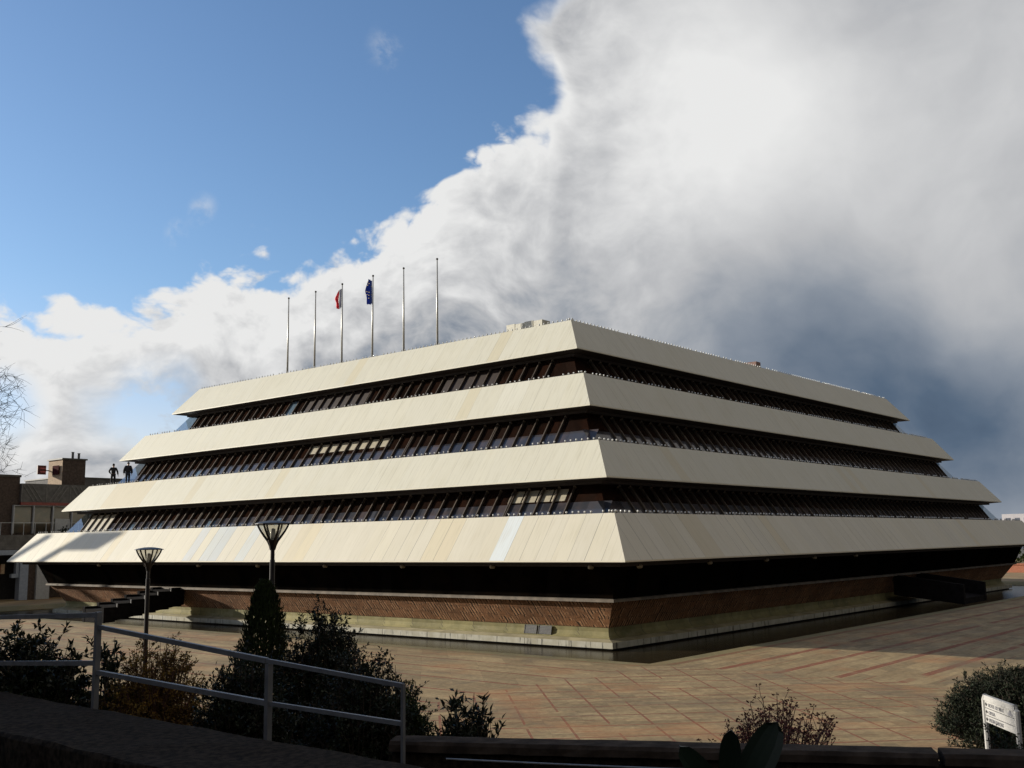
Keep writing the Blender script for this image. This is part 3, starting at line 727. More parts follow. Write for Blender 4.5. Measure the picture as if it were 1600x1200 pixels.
# ------------------------------------------------------------------ people on the roof
def skin(name,V,E,rad,mat,parent,sub=2,root=0):
    me=bpy.data.meshes.new(name); me.from_pydata(V,E,[]); me.materials.append(mat)
    o=bpy.data.objects.new(name,me); col.objects.link(o); o.parent=parent
    md=o.modifiers.new('skin','SKIN'); md.use_smooth_shade=True
    for i,sv in enumerate(me.skin_vertices[0].data):
        r=rad[i]; sv.radius=r if isinstance(r,tuple) else (r,r); sv.use_root=(i==root)
    s=o.modifiers.new('sub','SUBSURF'); s.levels=sub; s.render_levels=sub
    return o
def person(loc,rz,pose,coat,trous,label):
    root=empty('person',loc,label,'person'); root.rotation_euler=(0,0,rz); root.scale=(1.05,1.05,1.05)
    # local frame: facing +y, x to the right
    J=dict(pel=(0,0,.95),bel=(0,.0,1.10),che=(0,pose['lean']*.5,1.32),nek=(0,pose['lean'],1.50),hd0=(0,pose['lean']*1.1+pose['bow'],1.57),hd1=(0,pose['lean']*1.2+pose['bow']*2.2,1.67),hd2=(0,pose['lean']*1.25+pose['bow']*2.2,1.74))
    V=[];E=[];Rd=[];ix={}
    def add(n,p,r,par=None):
        ix[n]=len(V);V.append(p);Rd.append(r)
        if par: E.append((ix[par],ix[n]))
    add('pel',J['pel'],(.15,.115)); add('bel',J['bel'],(.14,.105),'pel'); add('che',J['che'],(.175,.12),'bel'); add('nek',J['nek'],.06,'che'); add('hd0',J['hd0'],(.085,.10),'nek'); add('hd1',J['hd1'],(.10,.125),'hd0'); add('hd2',J['hd2'],(.075,.095),'hd1')
    add('nose',(0,J['hd1'][1]+.115,J['hd1'][2]-.03),.014,'hd1')
    for sd,s in (('l',-1),('r',1)):
        sh,elb,wr=pose['arm'+sd]
        add('sh'+sd,(s*.19,sh[1],1.42),.062,'che'); add('el'+sd,elb,.045,'sh'+sd); add('wr'+sd,wr,.030,'el'+sd)
        dv=(Vector(wr)-Vector(elb)).normalized(); sdv=Vector((0,1,0)) if abs(dv.y)<.8 else Vector((1,0,0))
        pl=Vector(wr)+dv*.055; add('pa'+sd,tuple(pl),(.038,.02),'wr'+sd)
        for f,(o_,ln) in enumerate(((-.030,.062),(-.010,.078),(.010,.073),(.029,.058))):
            p1=pl+dv*.04+sdv*o_; p2=p1+dv*ln*.6+Vector((-s*.012,0,0)); p3=p2+dv*ln*.5+Vector((-s*.022,0,0))
            add('f%s%d'%(sd,f),tuple(p1),.010,'pa'+sd); add('g%s%d'%(sd,f),tuple(p2),.009,'f%s%d'%(sd,f)); add('h%s%d'%(sd,f),tuple(p3),.008,'g%s%d'%(sd,f))
        t1=Vector(wr)+dv*.03+sdv*.045; add('t'+sd,tuple(t1),.011,'pa'+sd); add('u'+sd,tuple(t1+dv*.035+sdv*.012),.009,'t'+sd)
        hp,kn,an,toe=pose['leg'+sd]
        add('hp'+sd,(s*.095,0,.90),.088,'pel'); add('kn'+sd,kn,.055,'hp'+sd); add('an'+sd,an,.036,'kn'+sd); add('to'+sd,toe,(.040,.026),'an'+sd)
    sk=M.setdefault('skinmat',plain('skin',(.42,.26,.19),.5,var=.1))
    skin('body',V,E,Rd,sk,root)
    def sub(names,grow,mat,nm,rt=0):
        idx=[ix[n] for n in names]; mp={a:i for i,a in enumerate(idx)}
        E2=[(mp[a],mp[b]) for a,b in E if a in mp and b in mp]
        R2=[tuple(q+grow for q in (Rd[a] if isinstance(Rd[a],tuple) else (Rd[a],Rd[a]))) for a in idx]
        skin(nm,[V[a] for a in idx],E2,R2,mat,root)
    sub(['pel','bel','che','shl','ell','wrl','shr','elr','wrr'],pose.get('bulk',.03),coat,'jacket')
    sub(['pel','hpl','knl','anl','hpr','knr','anr'],.022,trous,'trousers')
    hb=MB(); h1=Vector(J['hd1']); hb.sphere((h1.x,h1.y-.022,h1.z+.03),.100,12,8,0,sz=1.15)
    o=hb.build('hair',M.setdefault('hair',plain('dark_hair',(.015,.012,.01),.7)),root,True)
    for sd in 'lr':
        a=Vector(V[ix['an'+sd]]); t=Vector(V[ix['to'+sd]]); f=MB(); ft=(t-a); ft.z=0; ft.normalize()
        f.sphere((0,0,0),1.0,10,6); ang=math.atan2(ft.y,ft.x)-PI/2
        ob=f.build('shoe',M.setdefault('shoe',plain('black_shoe',(.012,.012,.012),.5)),root,True)
        ob.scale=(.052,.14,.05); ob.location=(a.x+ft.x*.06,a.y+ft.y*.06,.05); ob.rotation_euler=(0,0,ang)
    return root
dk=plain('black_jacket',(.012,.013,.016),.8); dk2=plain('navy_jacket',(.014,.013,.02),.8); tr1=plain('dark_trousers',(.016,.016,.02),.85); tr2=plain('navy_trousers',(.018,.022,.04),.85)
view=math.atan2(54.3-CAM.y,5.0-CAM.x)-PI/2
person((5.05,54.35,6.0),view+.15,dict(lean=.03,bow=.01,arml=((0,.0),(-.34,-.06,1.16),(-.20,.10,1.02)),armr=((0,0),(.30,-.02,1.17),(.36,.06,.92)),
 legl=(0,(-.12,.06,.52),(-.13,-.02,.09),(-.14,.14,.03)),legr=(0,(.11,-.02,.50),(.13,-.14,.10),(.15,.0,.03))),dk,tr1,'person in dark jacket walking on the roof edge, elbow bent, nearer the left end')
person((5.05,52.05,6.0),view-.1,dict(lean=.10,bow=.04,bulk=.055,arml=((0,.02),(-.27,-.03,1.14),(-.29,.06,.90)),armr=((0,.02),(.27,.0,1.14),(.28,.08,.90)),
 legl=(0,(-.10,.05,.51),(-.10,-.03,.09),(-.11,.13,.03)),legr=(0,(.10,.03,.51),(.10,-.06,.09),(.11,.10,.03))),dk2,tr2,'person in bulky dark jacket with bowed head, beside the sloping window end')

# ------------------------------------------------------------------ street lamps
def street_lamp(x,y,ztop,label):
    r=empty('street_lamp',(x,y,-4.0),label,'street lamp','lantern street lamps on the plaza')
    zl=ztop-.46
    b=MB(); b.lathe((x,y,-4.0),[(0,0),(.11,0),(.11,.5),(.075,.56),(.062,.6),(.055,zl+4.0-.38),(.045,zl+4.0-.37),(.045,zl+4.0-.15),(0,zl+4.0-.15)],12); lpart(b,'post',M['lampmetal'],r,smooth=False)
    b=MB(); n=6
    for k in range(n):
        a=2*PI*k/n+.3; c,s=math.cos(a),math.sin(a)
        pts=[(x+c*rr,y+s*rr,zl+h) for rr,h in ((.03,-.16),(.05,-.07),(.10,.03),(.18,.13),(.255,.24),(.305,.33),(.33,.395))]
        b.tube(pts,[.034,.034,.030,.026,.024,.022,.022],5)
    b.lathe((x,y,zl),[(0,-.2),(.06,-.16),(.075,-.06),(.11,.03),(.10,.05),(0,.05)],10)
    lpart(b,'lantern_frame',M['lampmetal'],r)
    b=MB()
    for k in range(n):
        a0=2*PI*k/n+.3; a1=a0+2*PI/n
        q=[(x+math.cos(a)*rr,y+math.sin(a)*rr,zl+h) for a,rr,h in ((a0,.11,.045),(a1,.11,.045),(a1,.31,.385),(a0,.31,.385))]
        b.face(q)
    lpart(b,'lantern_glass',M['lampglass'],r)
    b=MB(); b.lathe((x,y,zl),[(0,.46),(.12,.455),(.28,.43),(.385,.40),(.385,.385),(.32,.39),(0,.42)],18); lpart(b,'lantern_roof',M['lamptop'],r)
    b=MB(); b.lathe((x,y,zl),[(0,.05),(.05,.06),(.06,.15),(.05,.28),(0,.30)],8); lpart(b,'lamp_bulb',M['bulb'],r,smooth=True)
m=NT('lantern_glass'); tr=m.new('ShaderNodeBsdfTransparent'); tr.inputs[0].default_value=(.86,.85,.80,1); m.b.inputs['Base Color'].default_value=(.5,.5,.48,1); m.b.inputs['Roughness'].default_value=.1
mx=m.new('ShaderNodeMixShader',Fac=.8); m.link(m.b.outputs[0],mx.inputs[1]); m.link(tr.outputs[0],mx.inputs[2]); m.link(mx.outputs[0],m.n['Material Output'].inputs[0]); M['lampglass']=m.mat
street_lamp(-25.51,-8.30,1.45,'dark lantern street lamp, the taller one, rising behind the cypress')
street_lamp(-24.03,-.88,.93,'dark lantern street lamp, the smaller one, in front of the entrance stair')

# ------------------------------------------------------------------ buildings behind, at left
M['precast']=plain('grey_precast',(.105,.10,.098),.85,var=.25,scale=2); M['darkbrick']=plain('dark_brown_brick',(.06,.042,.034),.9,var=.35,scale=5)
M['redstrip']=plain('red_metal_strip',(.20,.035,.028),.5); M['bgglass']=mat_glass('grey_window_glass',(.05,.045,.035),.06)
M['palegrey']=plain('pale_grey_paint',(.34,.35,.37),.6,var=.1); M['bluegrey']=plain('blue_grey_panel',(.24,.28,.36),.6,var=.1); M['buff']=plain('buff_brick',(.40,.29,.19),.9,var=.22,scale=6)
sb=empty('precast_building',(12,80,-4),'long grey building with finned precast panels and a red strip above its windows','building')
YB=80.0
b=MB(); b.box((9.2,YB,5.72),(40,YB+18,7.62)); lpart(b,'parapet',M['precast'],sb)
b=MB()
for k in range(12):
    x0=9.2+k*2.55
    b.box((x0-.03,YB-.06,5.74),(x0+.05,YB-.003,7.6))
    sgn=1 if k%2 else -1
    for j in range(3):
        xa=x0+1.25+sgn*(-.9+.45*j); b.bar((xa,YB-.04,5.85),(xa+sgn*1.1,YB-.04,7.45),.09,.06,(0,-1,0))
lpart(b,'precast_fins',M['palegrey'] if False else plain('fin_grey',(.15,.145,.14),.85),sb)
b=MB(); b.box((9.2,YB-.05,5.42),(40,YB+.3,5.715)); lpart(b,'red_strip',M['redstrip'],sb)
for k in range(9):
    x0=8.55+k*2.03
    b=MB(); b.face([(x0+.07,YB+.25,2.6),(x0+1.96,YB+.25,2.6),(x0+1.96,YB+.25,5.42),(x0+.07,YB+.25,5.42)],0,[(k,0),(k+.9,0),(k+.9,1),(k,1)])
    w=lpart(b,'window',M['bgglass'],sb)
    b=MB(); b.box((x0-.07,YB-.02,2.55),(x0+.06,YB+.3,5.41)); b.box((x0+.07,YB+.1,5.33),(x0+1.96,YB+.26,5.41)); lpart(b,'window_frame',M['palegrey'],sb)
b=MB(); b.box((12.9,YB+.12,2.6),(14.5,YB+.2,4.05)); lpart(b,'window_screen',M['palegrey'],sb)
b=MB(); b.box((9.2,YB+.35,-3.98),(40,YB+17.8,5.40)); lpart(b,'wall',M['darkbrick'],sb)
# terrace slab carried on white piers
b=MB(); b.box((-24,YB-3.2,.95),(40,YB-.1,2.35)); lpart(b,'balcony_slab',M['precast'],sb)
b=MB(); b.box((-24,YB-3.35,.42),(40,YB-.1,.90)); lpart(b,'slab_edge',M['bluegrey'],sb)
b=MB()
for k in range(34):
    x0=-22+k*1.12; b.bar((x0,YB-3.0,2.35),(x0,YB-3.0,3.55),.05,.05)
b.bar((-24,YB-3.0,3.55),(39,YB-3.0,3.55),.06,.06); lpart(b,'railing',M['palegrey'],sb)
for x0,x1,mt in ((8.16,8.98,'bluegrey'),(9.83,11.17,'palegrey'),(2.0,2.9,'bluegrey'),(17,18.2,'palegrey')):
    b=MB(); b.box((x0,YB-2.9,-3.98),(x1,YB-2.0,.41)); lpart(b,'pier',M[mt],sb)
b=MB(); b.box((7.45,YB-2.7,-1.80),(8.155,YB-2.2,-1.42)); b.box((7.85,YB-2.7,-1.415),(8.155,YB-2.2,-.1)); lpart(b,'pier_bracket',M['bluegrey'],sb)
b=MB(); b.box((8.99,YB-2.6,-3.98),(9.82,YB-2.4,.41)); lpart(b,'pier_infill',M['darkbrick'],sb)
b=MB(); b.box((6.2,YB-2.0,-1.4),(6.65,YB-1.9,-.6),0); b.box((6.7,YB-2.0,-1.4),(7.05,YB-1.9,-.45),1); lpart(b,'poster',[M['redstrip'],M['buff']],sb)
b=MB(); b.box((-24,YB-.05,-3.98),(9.15,YB+.3,.9)); lpart(b,'ground_wall',plain('dark_recess',(.02,.019,.022),.8),sb)
db=empty('dark_block',(5,81,-4),'dark flat-roofed block at the far left behind the railing','building')
b=MB(); b.box((3.0,YB+.4,2.36),(9.17,YB+14,8.25)); lpart(b,'wall',M['darkbrick'],db)
b=MB(); b.box((2.9,YB+.3,8.255),(9.25,YB+14.1,8.48)); lpart(b,'roof_edge',M['socket'],db)
ub=empty('upper_block',(22,90,7.62),'low dark roof storey behind the finned parapet','building')
b=MB(); b.box((17.3,88,7.62),(40,97,8.9)); lpart(b,'wall',M['precast'],ub)
b=MB(); b.box((17.2,87.9,8.905),(40.1,97.1,9.05)); lpart(b,'roof_edge',M['socket'],ub)
tw=empty('brick_tower',(16.5,86,7.6),'square brown brick tower with two vents and sign panels behind the grey building','tower')
b=MB(); b.box((15.3,84.0,5.0),(17.9,87.2,10.62)); lpart(b,'shaft',M['buff'],tw)
b=MB(); b.box((15.33,83.94,5.0),(17.9,83.995,10.62)); lpart(b,'shaded_face',M['darkbrick'],tw)  # dark sheet on the side away from the sun, its shade put into colour
b=MB(); b.box((15.15,83.8,10.625),(18.05,87.35,10.78)); lpart(b,'roof_slab',M['socket'],tw)
for xx,h in ((16.75,.72),(17.45,.62)):
    b=MB(); b.lathe((xx,84.7,10.78),[(.14,0),(.14,h),(.18,h),(.18,h+.05),(0,h+.05)],10); lpart(b,'vent_pipe',M['lamptop'],tw)
b=MB(); b.box((15.12,84.5,9.0),(15.2,85.9,10.0)); lpart(b,'sign_panel',plain('dark_red_sign',(.05,.013,.013),.95,spec=.05),tw)
b=MB(); b.box((14.0,87.0,9.1),(14.95,87.15,10.1),0)
for k in range(2): b.box((14.28,86.93,9.32+k*.36),(14.9,86.99,9.48+k*.36),1)
b.box((14.95,87.0,9.5),(15.3,87.1,9.6),0); lpart(b,'projecting_sign',[plain('sign_maroon',(.10,.02,.02),.5),plain('sign_bars',(.45,.12,.12),.5)],tw)
# added billboard out of frame (throws the soft shadow at the left end)
bb=empty('shadow_board',(-15.8,98,-4),'unseen tall board on two posts, added at left to cast its shadow','shadow_board')
for y in (97.1,103.0):
    b=MB(); b.bar((-15.8,y,-3.98),(-15.8,y,14.0 if y>100 else 12.3),.45,.45,(1,0,0)); lpart(b,'post',M['steel'],bb)
b=MB(); b.box((-15.95,91.6,12.2),(-15.65,97.3,14.1)); lpart(b,'board',M['precast'],bb)

# far right: low red wall with shrubs, tower flats on the skyline
b=MB(); b.box((106,2,-4.0),(107,40,-3.05)); b.box((105.9,1.9,-3.045),(107.1,40.1,-2.85))
tag(b.build('brick_wall',plain('red_brick_wall',(.42,.16,.09),.85,var=.2)),'low red brick wall beyond the right end of the pool','wall')
def flats(x,y,w,d,h,label):
    r=empty('tower_block',(x,y,-4.8),label,'tower block','pale tower blocks on the skyline')
    b=MB(); b.box((x,y,-4.88),(x+d,y+w,h)); lpart(b,'wall',plain('pale_render',(.62,.58,.58),.8,var=.08,scale=.2),r)
    nf=int((h+4)/2.9)
    for q in range(3):
        b=MB(); yy=y+w*(.12+.3*q)
        for k in range(nf): b.box((x-.05,yy,-3+k*2.9),(x-.01,yy+w*.16,-1.6+k*2.9)); b.box((x+d*(.12+.3*q),y-.05,-3+k*2.9),(x+d*(.28+.3*q),y-.01,-1.6+k*2.9))
        o=lpart(b,'window_column',plain('flat_windows',(.16,.17,.20),.3) if q==0 else bpy.data.materials['flat_windows'],r)
flats(392,92.5,4.5,9,5.9,'lower pale tower block on the right skyline')
flats(396,80.5,11,14,8.6,'broader pale tower block on the right skyline, cut by the picture edge')

# ------------------------------------------------------------------ foreground terrace, kerb, walls, rail
RX,UP,FW=Vector(RM.col[0]),Vector(RM.col[1]),-Vector(RM.col[2])
FPX=1617.677
def at(px,py,d):
    """a point seen at picture place (px,py) of the 1600x1200 photo, d metres away on plan"""
    v=FW+RX*((px-800)/FPX)-UP*((py-600)/FPX); return CAM+v*(d/math.hypot(v.x,v.y))
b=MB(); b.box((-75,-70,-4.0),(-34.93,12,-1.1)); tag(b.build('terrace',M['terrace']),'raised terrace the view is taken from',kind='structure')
def rough_block(name,P0,P1,w,z0,z1,mat,nx=40,amp=.012,seed=1,back=None):
    """long stone block with slightly uneven faces and worn edges"""
    P0=Vector(P0);P1=Vector(P1); d=(P1-P0); L=d.length; d.normalize(); s=Vector((-d.y,d.x,0)) 
    bm=bmesh.new(); rr=random.Random(seed)
    prof=[(0,z0),(0,z1-.03),(.03,z1),(w*.35,z1+.004),(w*.65,z1),(w-.03,z1-.002),(w,z1-.035),(w,z0)]
    rows=[]
    for i in range(nx+1):
        p=P0+d*(L*i/nx); rows.append([bm.verts.new((p.x+s.x*a+rr.uniform(-amp,amp),p.y+s.y*a+rr.uniform(-amp,amp),h+rr.uniform(-amp,amp)*.7)) for a,h in prof])
    for i in range(nx):
        for k in range(len(prof)): k2=(k+1)%len(prof); bm.faces.new((rows[i][k],rows[i][k2],rows[i+1][k2],rows[i+1][k]))
    bm.faces.new(rows[0]); bm.faces.new(rows[-1][::-1]); bmesh.ops.recalc_face_normals(bm,faces=bm.faces)
    me=bpy.data.meshes.new(name); bm.to_mesh(me); bm.free(); me.materials.append(mat)
    o=bpy.data.objects.new(name,me); col.objects.link(o); return o
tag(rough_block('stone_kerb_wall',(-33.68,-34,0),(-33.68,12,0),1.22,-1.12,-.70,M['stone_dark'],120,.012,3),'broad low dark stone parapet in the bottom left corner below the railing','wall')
A=at(625,1148,10.35); B=at(1455,1167,10.35)
W0=Vector((-31.72,-18.76,0)); W1=Vector((-29.29,-23.23,0)); wd=(W1-W0).normalized(); ws=Vector((wd.y,-wd.x,0))   # ws points back to the camera
def lowwall(p0,p1,label,seed):
    r=empty('low_wall',(p0.x,p0.y,-2.5),label,'wall','low dark walls along the bottom of the picture')
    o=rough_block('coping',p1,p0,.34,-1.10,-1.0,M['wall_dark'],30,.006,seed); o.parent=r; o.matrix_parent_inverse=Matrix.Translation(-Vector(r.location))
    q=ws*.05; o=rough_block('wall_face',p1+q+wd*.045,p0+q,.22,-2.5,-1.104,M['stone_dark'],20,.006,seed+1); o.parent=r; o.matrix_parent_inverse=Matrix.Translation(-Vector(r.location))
lowwall(W0,W1,'low dark wall with a plain coping running from the railing to the right',5)
lowwall(W1+wd*.05,W1+wd*3.2,'short low dark wall under the clipped bush in the bottom right corner',9)
b=MB(); pts=[]
for k in range(15):
    t=k/14; p=W0+wd*(.6+5.9*t)+ws*.40; pts.append((p.x,p.y,-1.14-.035*math.sin(PI*min(1,t*1.1))))
b.tube(pts,.009,6); tag(b.build('metal_pipe',plain('bright_metal_pipe',(.40,.39,.37),.35,.4)),'thin shiny metal pipe running along the front of the low dark wall','pipe')
b=MB()
poly=[(-33.66,12),(-31.5,8),(-30.2,-4),(-27.0,-13),(-25.2,-18.5),(-23.2,-21.5),(-22.4,-26),(-25,-33),(-33.66,-34)]
b.face([(x,y,-2.5) for x,y in poly][::-1])
for k in range(len(poly)):
    x0,y0=poly[k]; x1,y1=poly[(k+1)%len(poly)]; b.face([(x0,y0,-2.5),(x1,y1,-2.5),(x1,y1,-4.0),(x0,y0,-4.0)])
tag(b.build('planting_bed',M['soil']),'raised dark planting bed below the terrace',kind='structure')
# railing: posts and two rails
rl=empty('handrail',(-33.6,-16.2,-.7),'grey steel handrail with two rails and three posts stepping down to the right','handrail')
px=-33.62
p1t=(px,-16.17,.24); p2t=(px,-19.10,-.07); p3t=(px,-20.80,-.15)
def post(y,z1,z0,w=.055):
    b=MB(); b.box((px-w/2,y-w/2,z0),(px+w/2,y+w/2,z1)); lpart(b,'post',M['steel'],rl)
post(-16.19,.255,-1.2); post(-19.13,-.095,-1.2,.05); post(-20.80,-.145,-1.3,.026)
for z0,z1 in ((.222,.03),(-.27,-.56)):
    b=MB(); b.bar((px,-16.16,z0),(px,-10.5,z1-(.06 if z0>0 else .06)),.045,.05); lpart(b,'rail',M['steel'],rl)
for z0,z1,z2 in ((.10,-.07,-.155),(-.36,-.425,-.435)):
    b=MB(); b.bar((px,-16.22,z0),(px,-19.10,z1),.04,.045); b.bar((px,-19.103,z1),(px,-20.80,z2),.03,.034); lpart(b,'rail',M['steel'],rl)

# ------------------------------------------------------------------ vegetation
rng=np.random.default_rng(5)
def leaves(name,C,D,Nn,L,Wd,mat,parent,tint,fold=.25):
    """one mesh of small folded leaves: C centres, D directions, Nn normals"""
    C=np.asarray(C);D=np.asarray(D);Nn=np.asarray(Nn); n=len(C)
    D=D/np.linalg.norm(D,axis=1,keepdims=True); S=np.cross(D,Nn); S/= (np.linalg.norm(S,axis=1,keepdims=True)+1e-9); Nn=np.cross(S,D)
    L=np.asarray(L)[:,None];Wd=np.asarray(Wd)[:,None]
    base=C; mid=C+D*L*.45; tip=C+D*L-Nn*L*.12
    l1=mid+S*Wd*.5+Nn*Wd*fold; r1=mid-S*Wd*.5+Nn*Wd*fold
    V=np.stack([base,l1,tip,r1],1).reshape(-1,3)
    me=bpy.data.meshes.new(name); me.vertices.add(4*n); me.vertices.foreach_set('co',V.ravel())
    me.loops.add(4*n); me.loops.foreach_set('vertex_index',np.arange(4*n,dtype=np.int32)); me.polygons.add(n); me.polygons.foreach_set('loop_start',np.arange(0,4*n,4,dtype=np.int32)); me.polygons.foreach_set('loop_total',np.full(n,4,dtype=np.int32))
    me.update(calc_edges=True); me.materials.append(mat)
    ca=me.color_attributes.new('tint','FLOAT_COLOR','CORNER'); t=np.repeat(np.concatenate([np.asarray(tint),np.ones((n,1))],1),4,axis=0); ca.data.foreach_set('color',t.ravel().astype(np.float32))
    o=bpy.data.objects.new(name,me); col.objects.link(o); o.parent=parent; return o
def bush(name,label,cat,base,rx,ry,h,nst,per,ll,lw,mat,barkmat,seed,prof=None,upright=.5,flop=.0,twig=.22,hollow=0.0,group=None,tintv=.35,frame=None):
    """stems fan out from the base; leaves sit on the twigs at their ends"""
    g=np.random.default_rng(seed); root=empty(name,base,label,cat,group)
    st=MB(); C=[];D=[];Nv=[];T=[]
    prof=prof or (lambda r:math.sqrt(max(0,1-r*r*.85)))
    for i in range(nst):
        a=g.uniform(0,2*PI); r=math.sqrt(g.uniform(hollow,1.0)); top=h*prof(r)*g.uniform(.78,1.06)*(1 if g.random()<.8 else g.uniform(.35,.8))
        e=np.array([rx*r*math.cos(a),ry*r*math.sin(a),top]); b0=np.array([rx*.25*r*math.cos(a),ry*.25*r*math.sin(a),0.0])
        mid=b0*.45+e*.55+np.array([0,0,h*.12*(1-upright)]); mid[:2]+=g.normal(0,.05*rx,2)
        pts=[(1-t)**2*b0+2*t*(1-t)*mid+t*t*e for t in (0,.33,.66,1)]
        st.tube([tuple(p) for p in pts],[.012,.009,.007,.003],4,cap=False)
        cl=g.uniform(1-tintv,1+tintv)
        for k in range(max(2,per//14)):
            t=g.uniform(.35,1.0); p=(1-t)**2*b0+2*t*(1-t)*mid+t*t*e
            dr=np.array([g.normal(),g.normal(),abs(g.normal())*.8+upright]); dr+=1.2*np.array([e[0]/rx,e[1]/ry,0])*.4; dr/=np.linalg.norm(dr); q=p+dr*twig*g.uniform(.5,1.2)
            st.tube([tuple(p),tuple(q)],[.004,.002],3,cap=False)
            for j in range(14):
                s=g.uniform(.15,1.0); c=p+(q-p)*s+g.normal(0,.012,3)
                ld=dr*.7+g.normal(0,.75,3)+np.array([0,0,.25*upright-flop]); C.append(c); D.append(ld); Nv.append(np.array([0,0,1.0])+g.normal(0,.6,3)); v=cl*g.uniform(.7,1.3); T.append((v*g.uniform(.9,1.1),v,v*g.uniform(.85,1.1)))
    n=len(C); f=leaves('foliage',C,D,Nv,ll*g.uniform(.6,1.25,n),lw*g.uniform(.7,1.2,n),mat,root,T)
    s=st.build('stem',barkmat,root); return root
LF={}
LF['laurel']=mat_leaf('laurel_leaf',(.018,.024,.012),(.035,.042,.020),trans=.15,rough=.35)
LF['dark']=mat_leaf('dark_evergreen_leaf',(.012,.017,.008),(.024,.032,.013),trans=.15)
LF['fresh']=mat_leaf('fresh_green_leaf',(.030,.045,.012),(.055,.075,.018),trans=.3)
LF['ochre']=mat_leaf('ochre_leaf',(.17,.095,.018),(.25,.15,.032),trans=.35,rough=.6)
LF['yew']=mat_leaf('yew_needles',(.011,.017,.007),(.020,.028,.011),trans=.1,rough=.8)
LF['rust']=mat_leaf('dry_flower_head',(.10,.026,.022),(.16,.055,.042),trans=.1,rough=.8)
LF['cypress']=mat_leaf('cypress_scale',(.018,.028,.008),(.034,.050,.014),trans=.15,rough=.6)
LF['agave']=mat_leaf('thick_agave_leaf',(.008,.016,.008),(.013,.024,.012),trans=.0,rough=.4)
BK=plain('shrub_bark',(.05,.036,.026),.9); BKR=plain('reddish_stem',(.085,.035,.024),.8)
BZ=-2.5
def foot(px,d): p=at(px,1000,d); return (p.x,p.y,BZ)
def topz(py,px,d): return at(px,py,d).z-BZ
bush('laurel_shrub','dark glossy laurel shrub at the left edge behind the handrail','shrub',foot(45,14.6),1.0,.8,topz(985,45,14.6)-.02,330,90,.095,.036,LF['laurel'],BK,11,upright=.6,twig=.25)
bush('laurel_shrub','narrow dark laurel shrub right beside the first handrail post','shrub',foot(168,14.4),.42,.42,topz(1000,168,14.4),88,80,.09,.035,LF['laurel'],BK,12,upright=.6)
bush('ochre_shrub','yellowish brown fine leaved shrub between the first two rail posts','shrub',foot(248,14.2),.78,.6,topz(1004,250,14.2),420,98,.042,.022,LF['ochre'],BKR,13,upright=.3,twig=.2,tintv=.55)
bush('evergreen_shrub','low dark evergreen shrub in front of the cypress','shrub',foot(385,13.0),.70,.55,topz(1026,385,13.0),380,100,.06,.024,LF['dark'],BK,14,upright=.5)
bush('evergreen_shrub','tall loose evergreen shrub with gaps, right of the cypress','shrub',foot(505,15.2),.70,.55,topz(952,505,15.2),230,98,.07,.026,LF['dark'],BK,15,upright=.6,twig=.20,prof=lambda r:1-.38*r*r)
bush('evergreen_shrub','broad rounded dark shrub behind the lower end of the handrail','shrub',foot(565,12.2),.78,.66,topz(1026,565,12.2),460,100,.048,.024,LF['dark'],BK,16,upright=.5)
bush('evergreen_shrub','small rounded dark shrub behind the last rail post','shrub',foot(622,12.9),.42,.42,topz(1042,622,12.9),170,98,.048,.024,LF['dark'],BK,26,upright=.5)
bush('fresh_shrub','small bright green shrub at the foot of the last rail post','shrub',foot(640,12.4),.30,.30,topz(1080,640,12.4),90,84,.05,.028,LF['fresh'],BK,17,upright=.4)
bush('evergreen_shrub','upright long leaved shrub standing alone behind the low wall','shrub',foot(728,12.4),.46,.46,topz(1086,728,12.4),78,56,.11,.030,LF['laurel'],BK,18,upright=1.2,twig=.20,prof=lambda r:1-.42*r*r)
bush('clipped_yew','large dark clipped yew bush behind the white sign','shrub',foot(1592,18.6),1.55,1.3,topz(1050,1592,18.6)+.02,900,112,.055,.018,LF['yew'],BK,19,upright=.3,twig=.16,prof=lambda r:math.sqrt(max(0,1-r**2.6*.92)))
bush('ground_cover_shrub','low spreading shrub in front of the sign legs','shrub',foot(1556,12.0),.62,.4,topz(1153,1556,12.0),225,70,.045,.02,LF['yew'],BK,20,upright=.2,twig=.14)
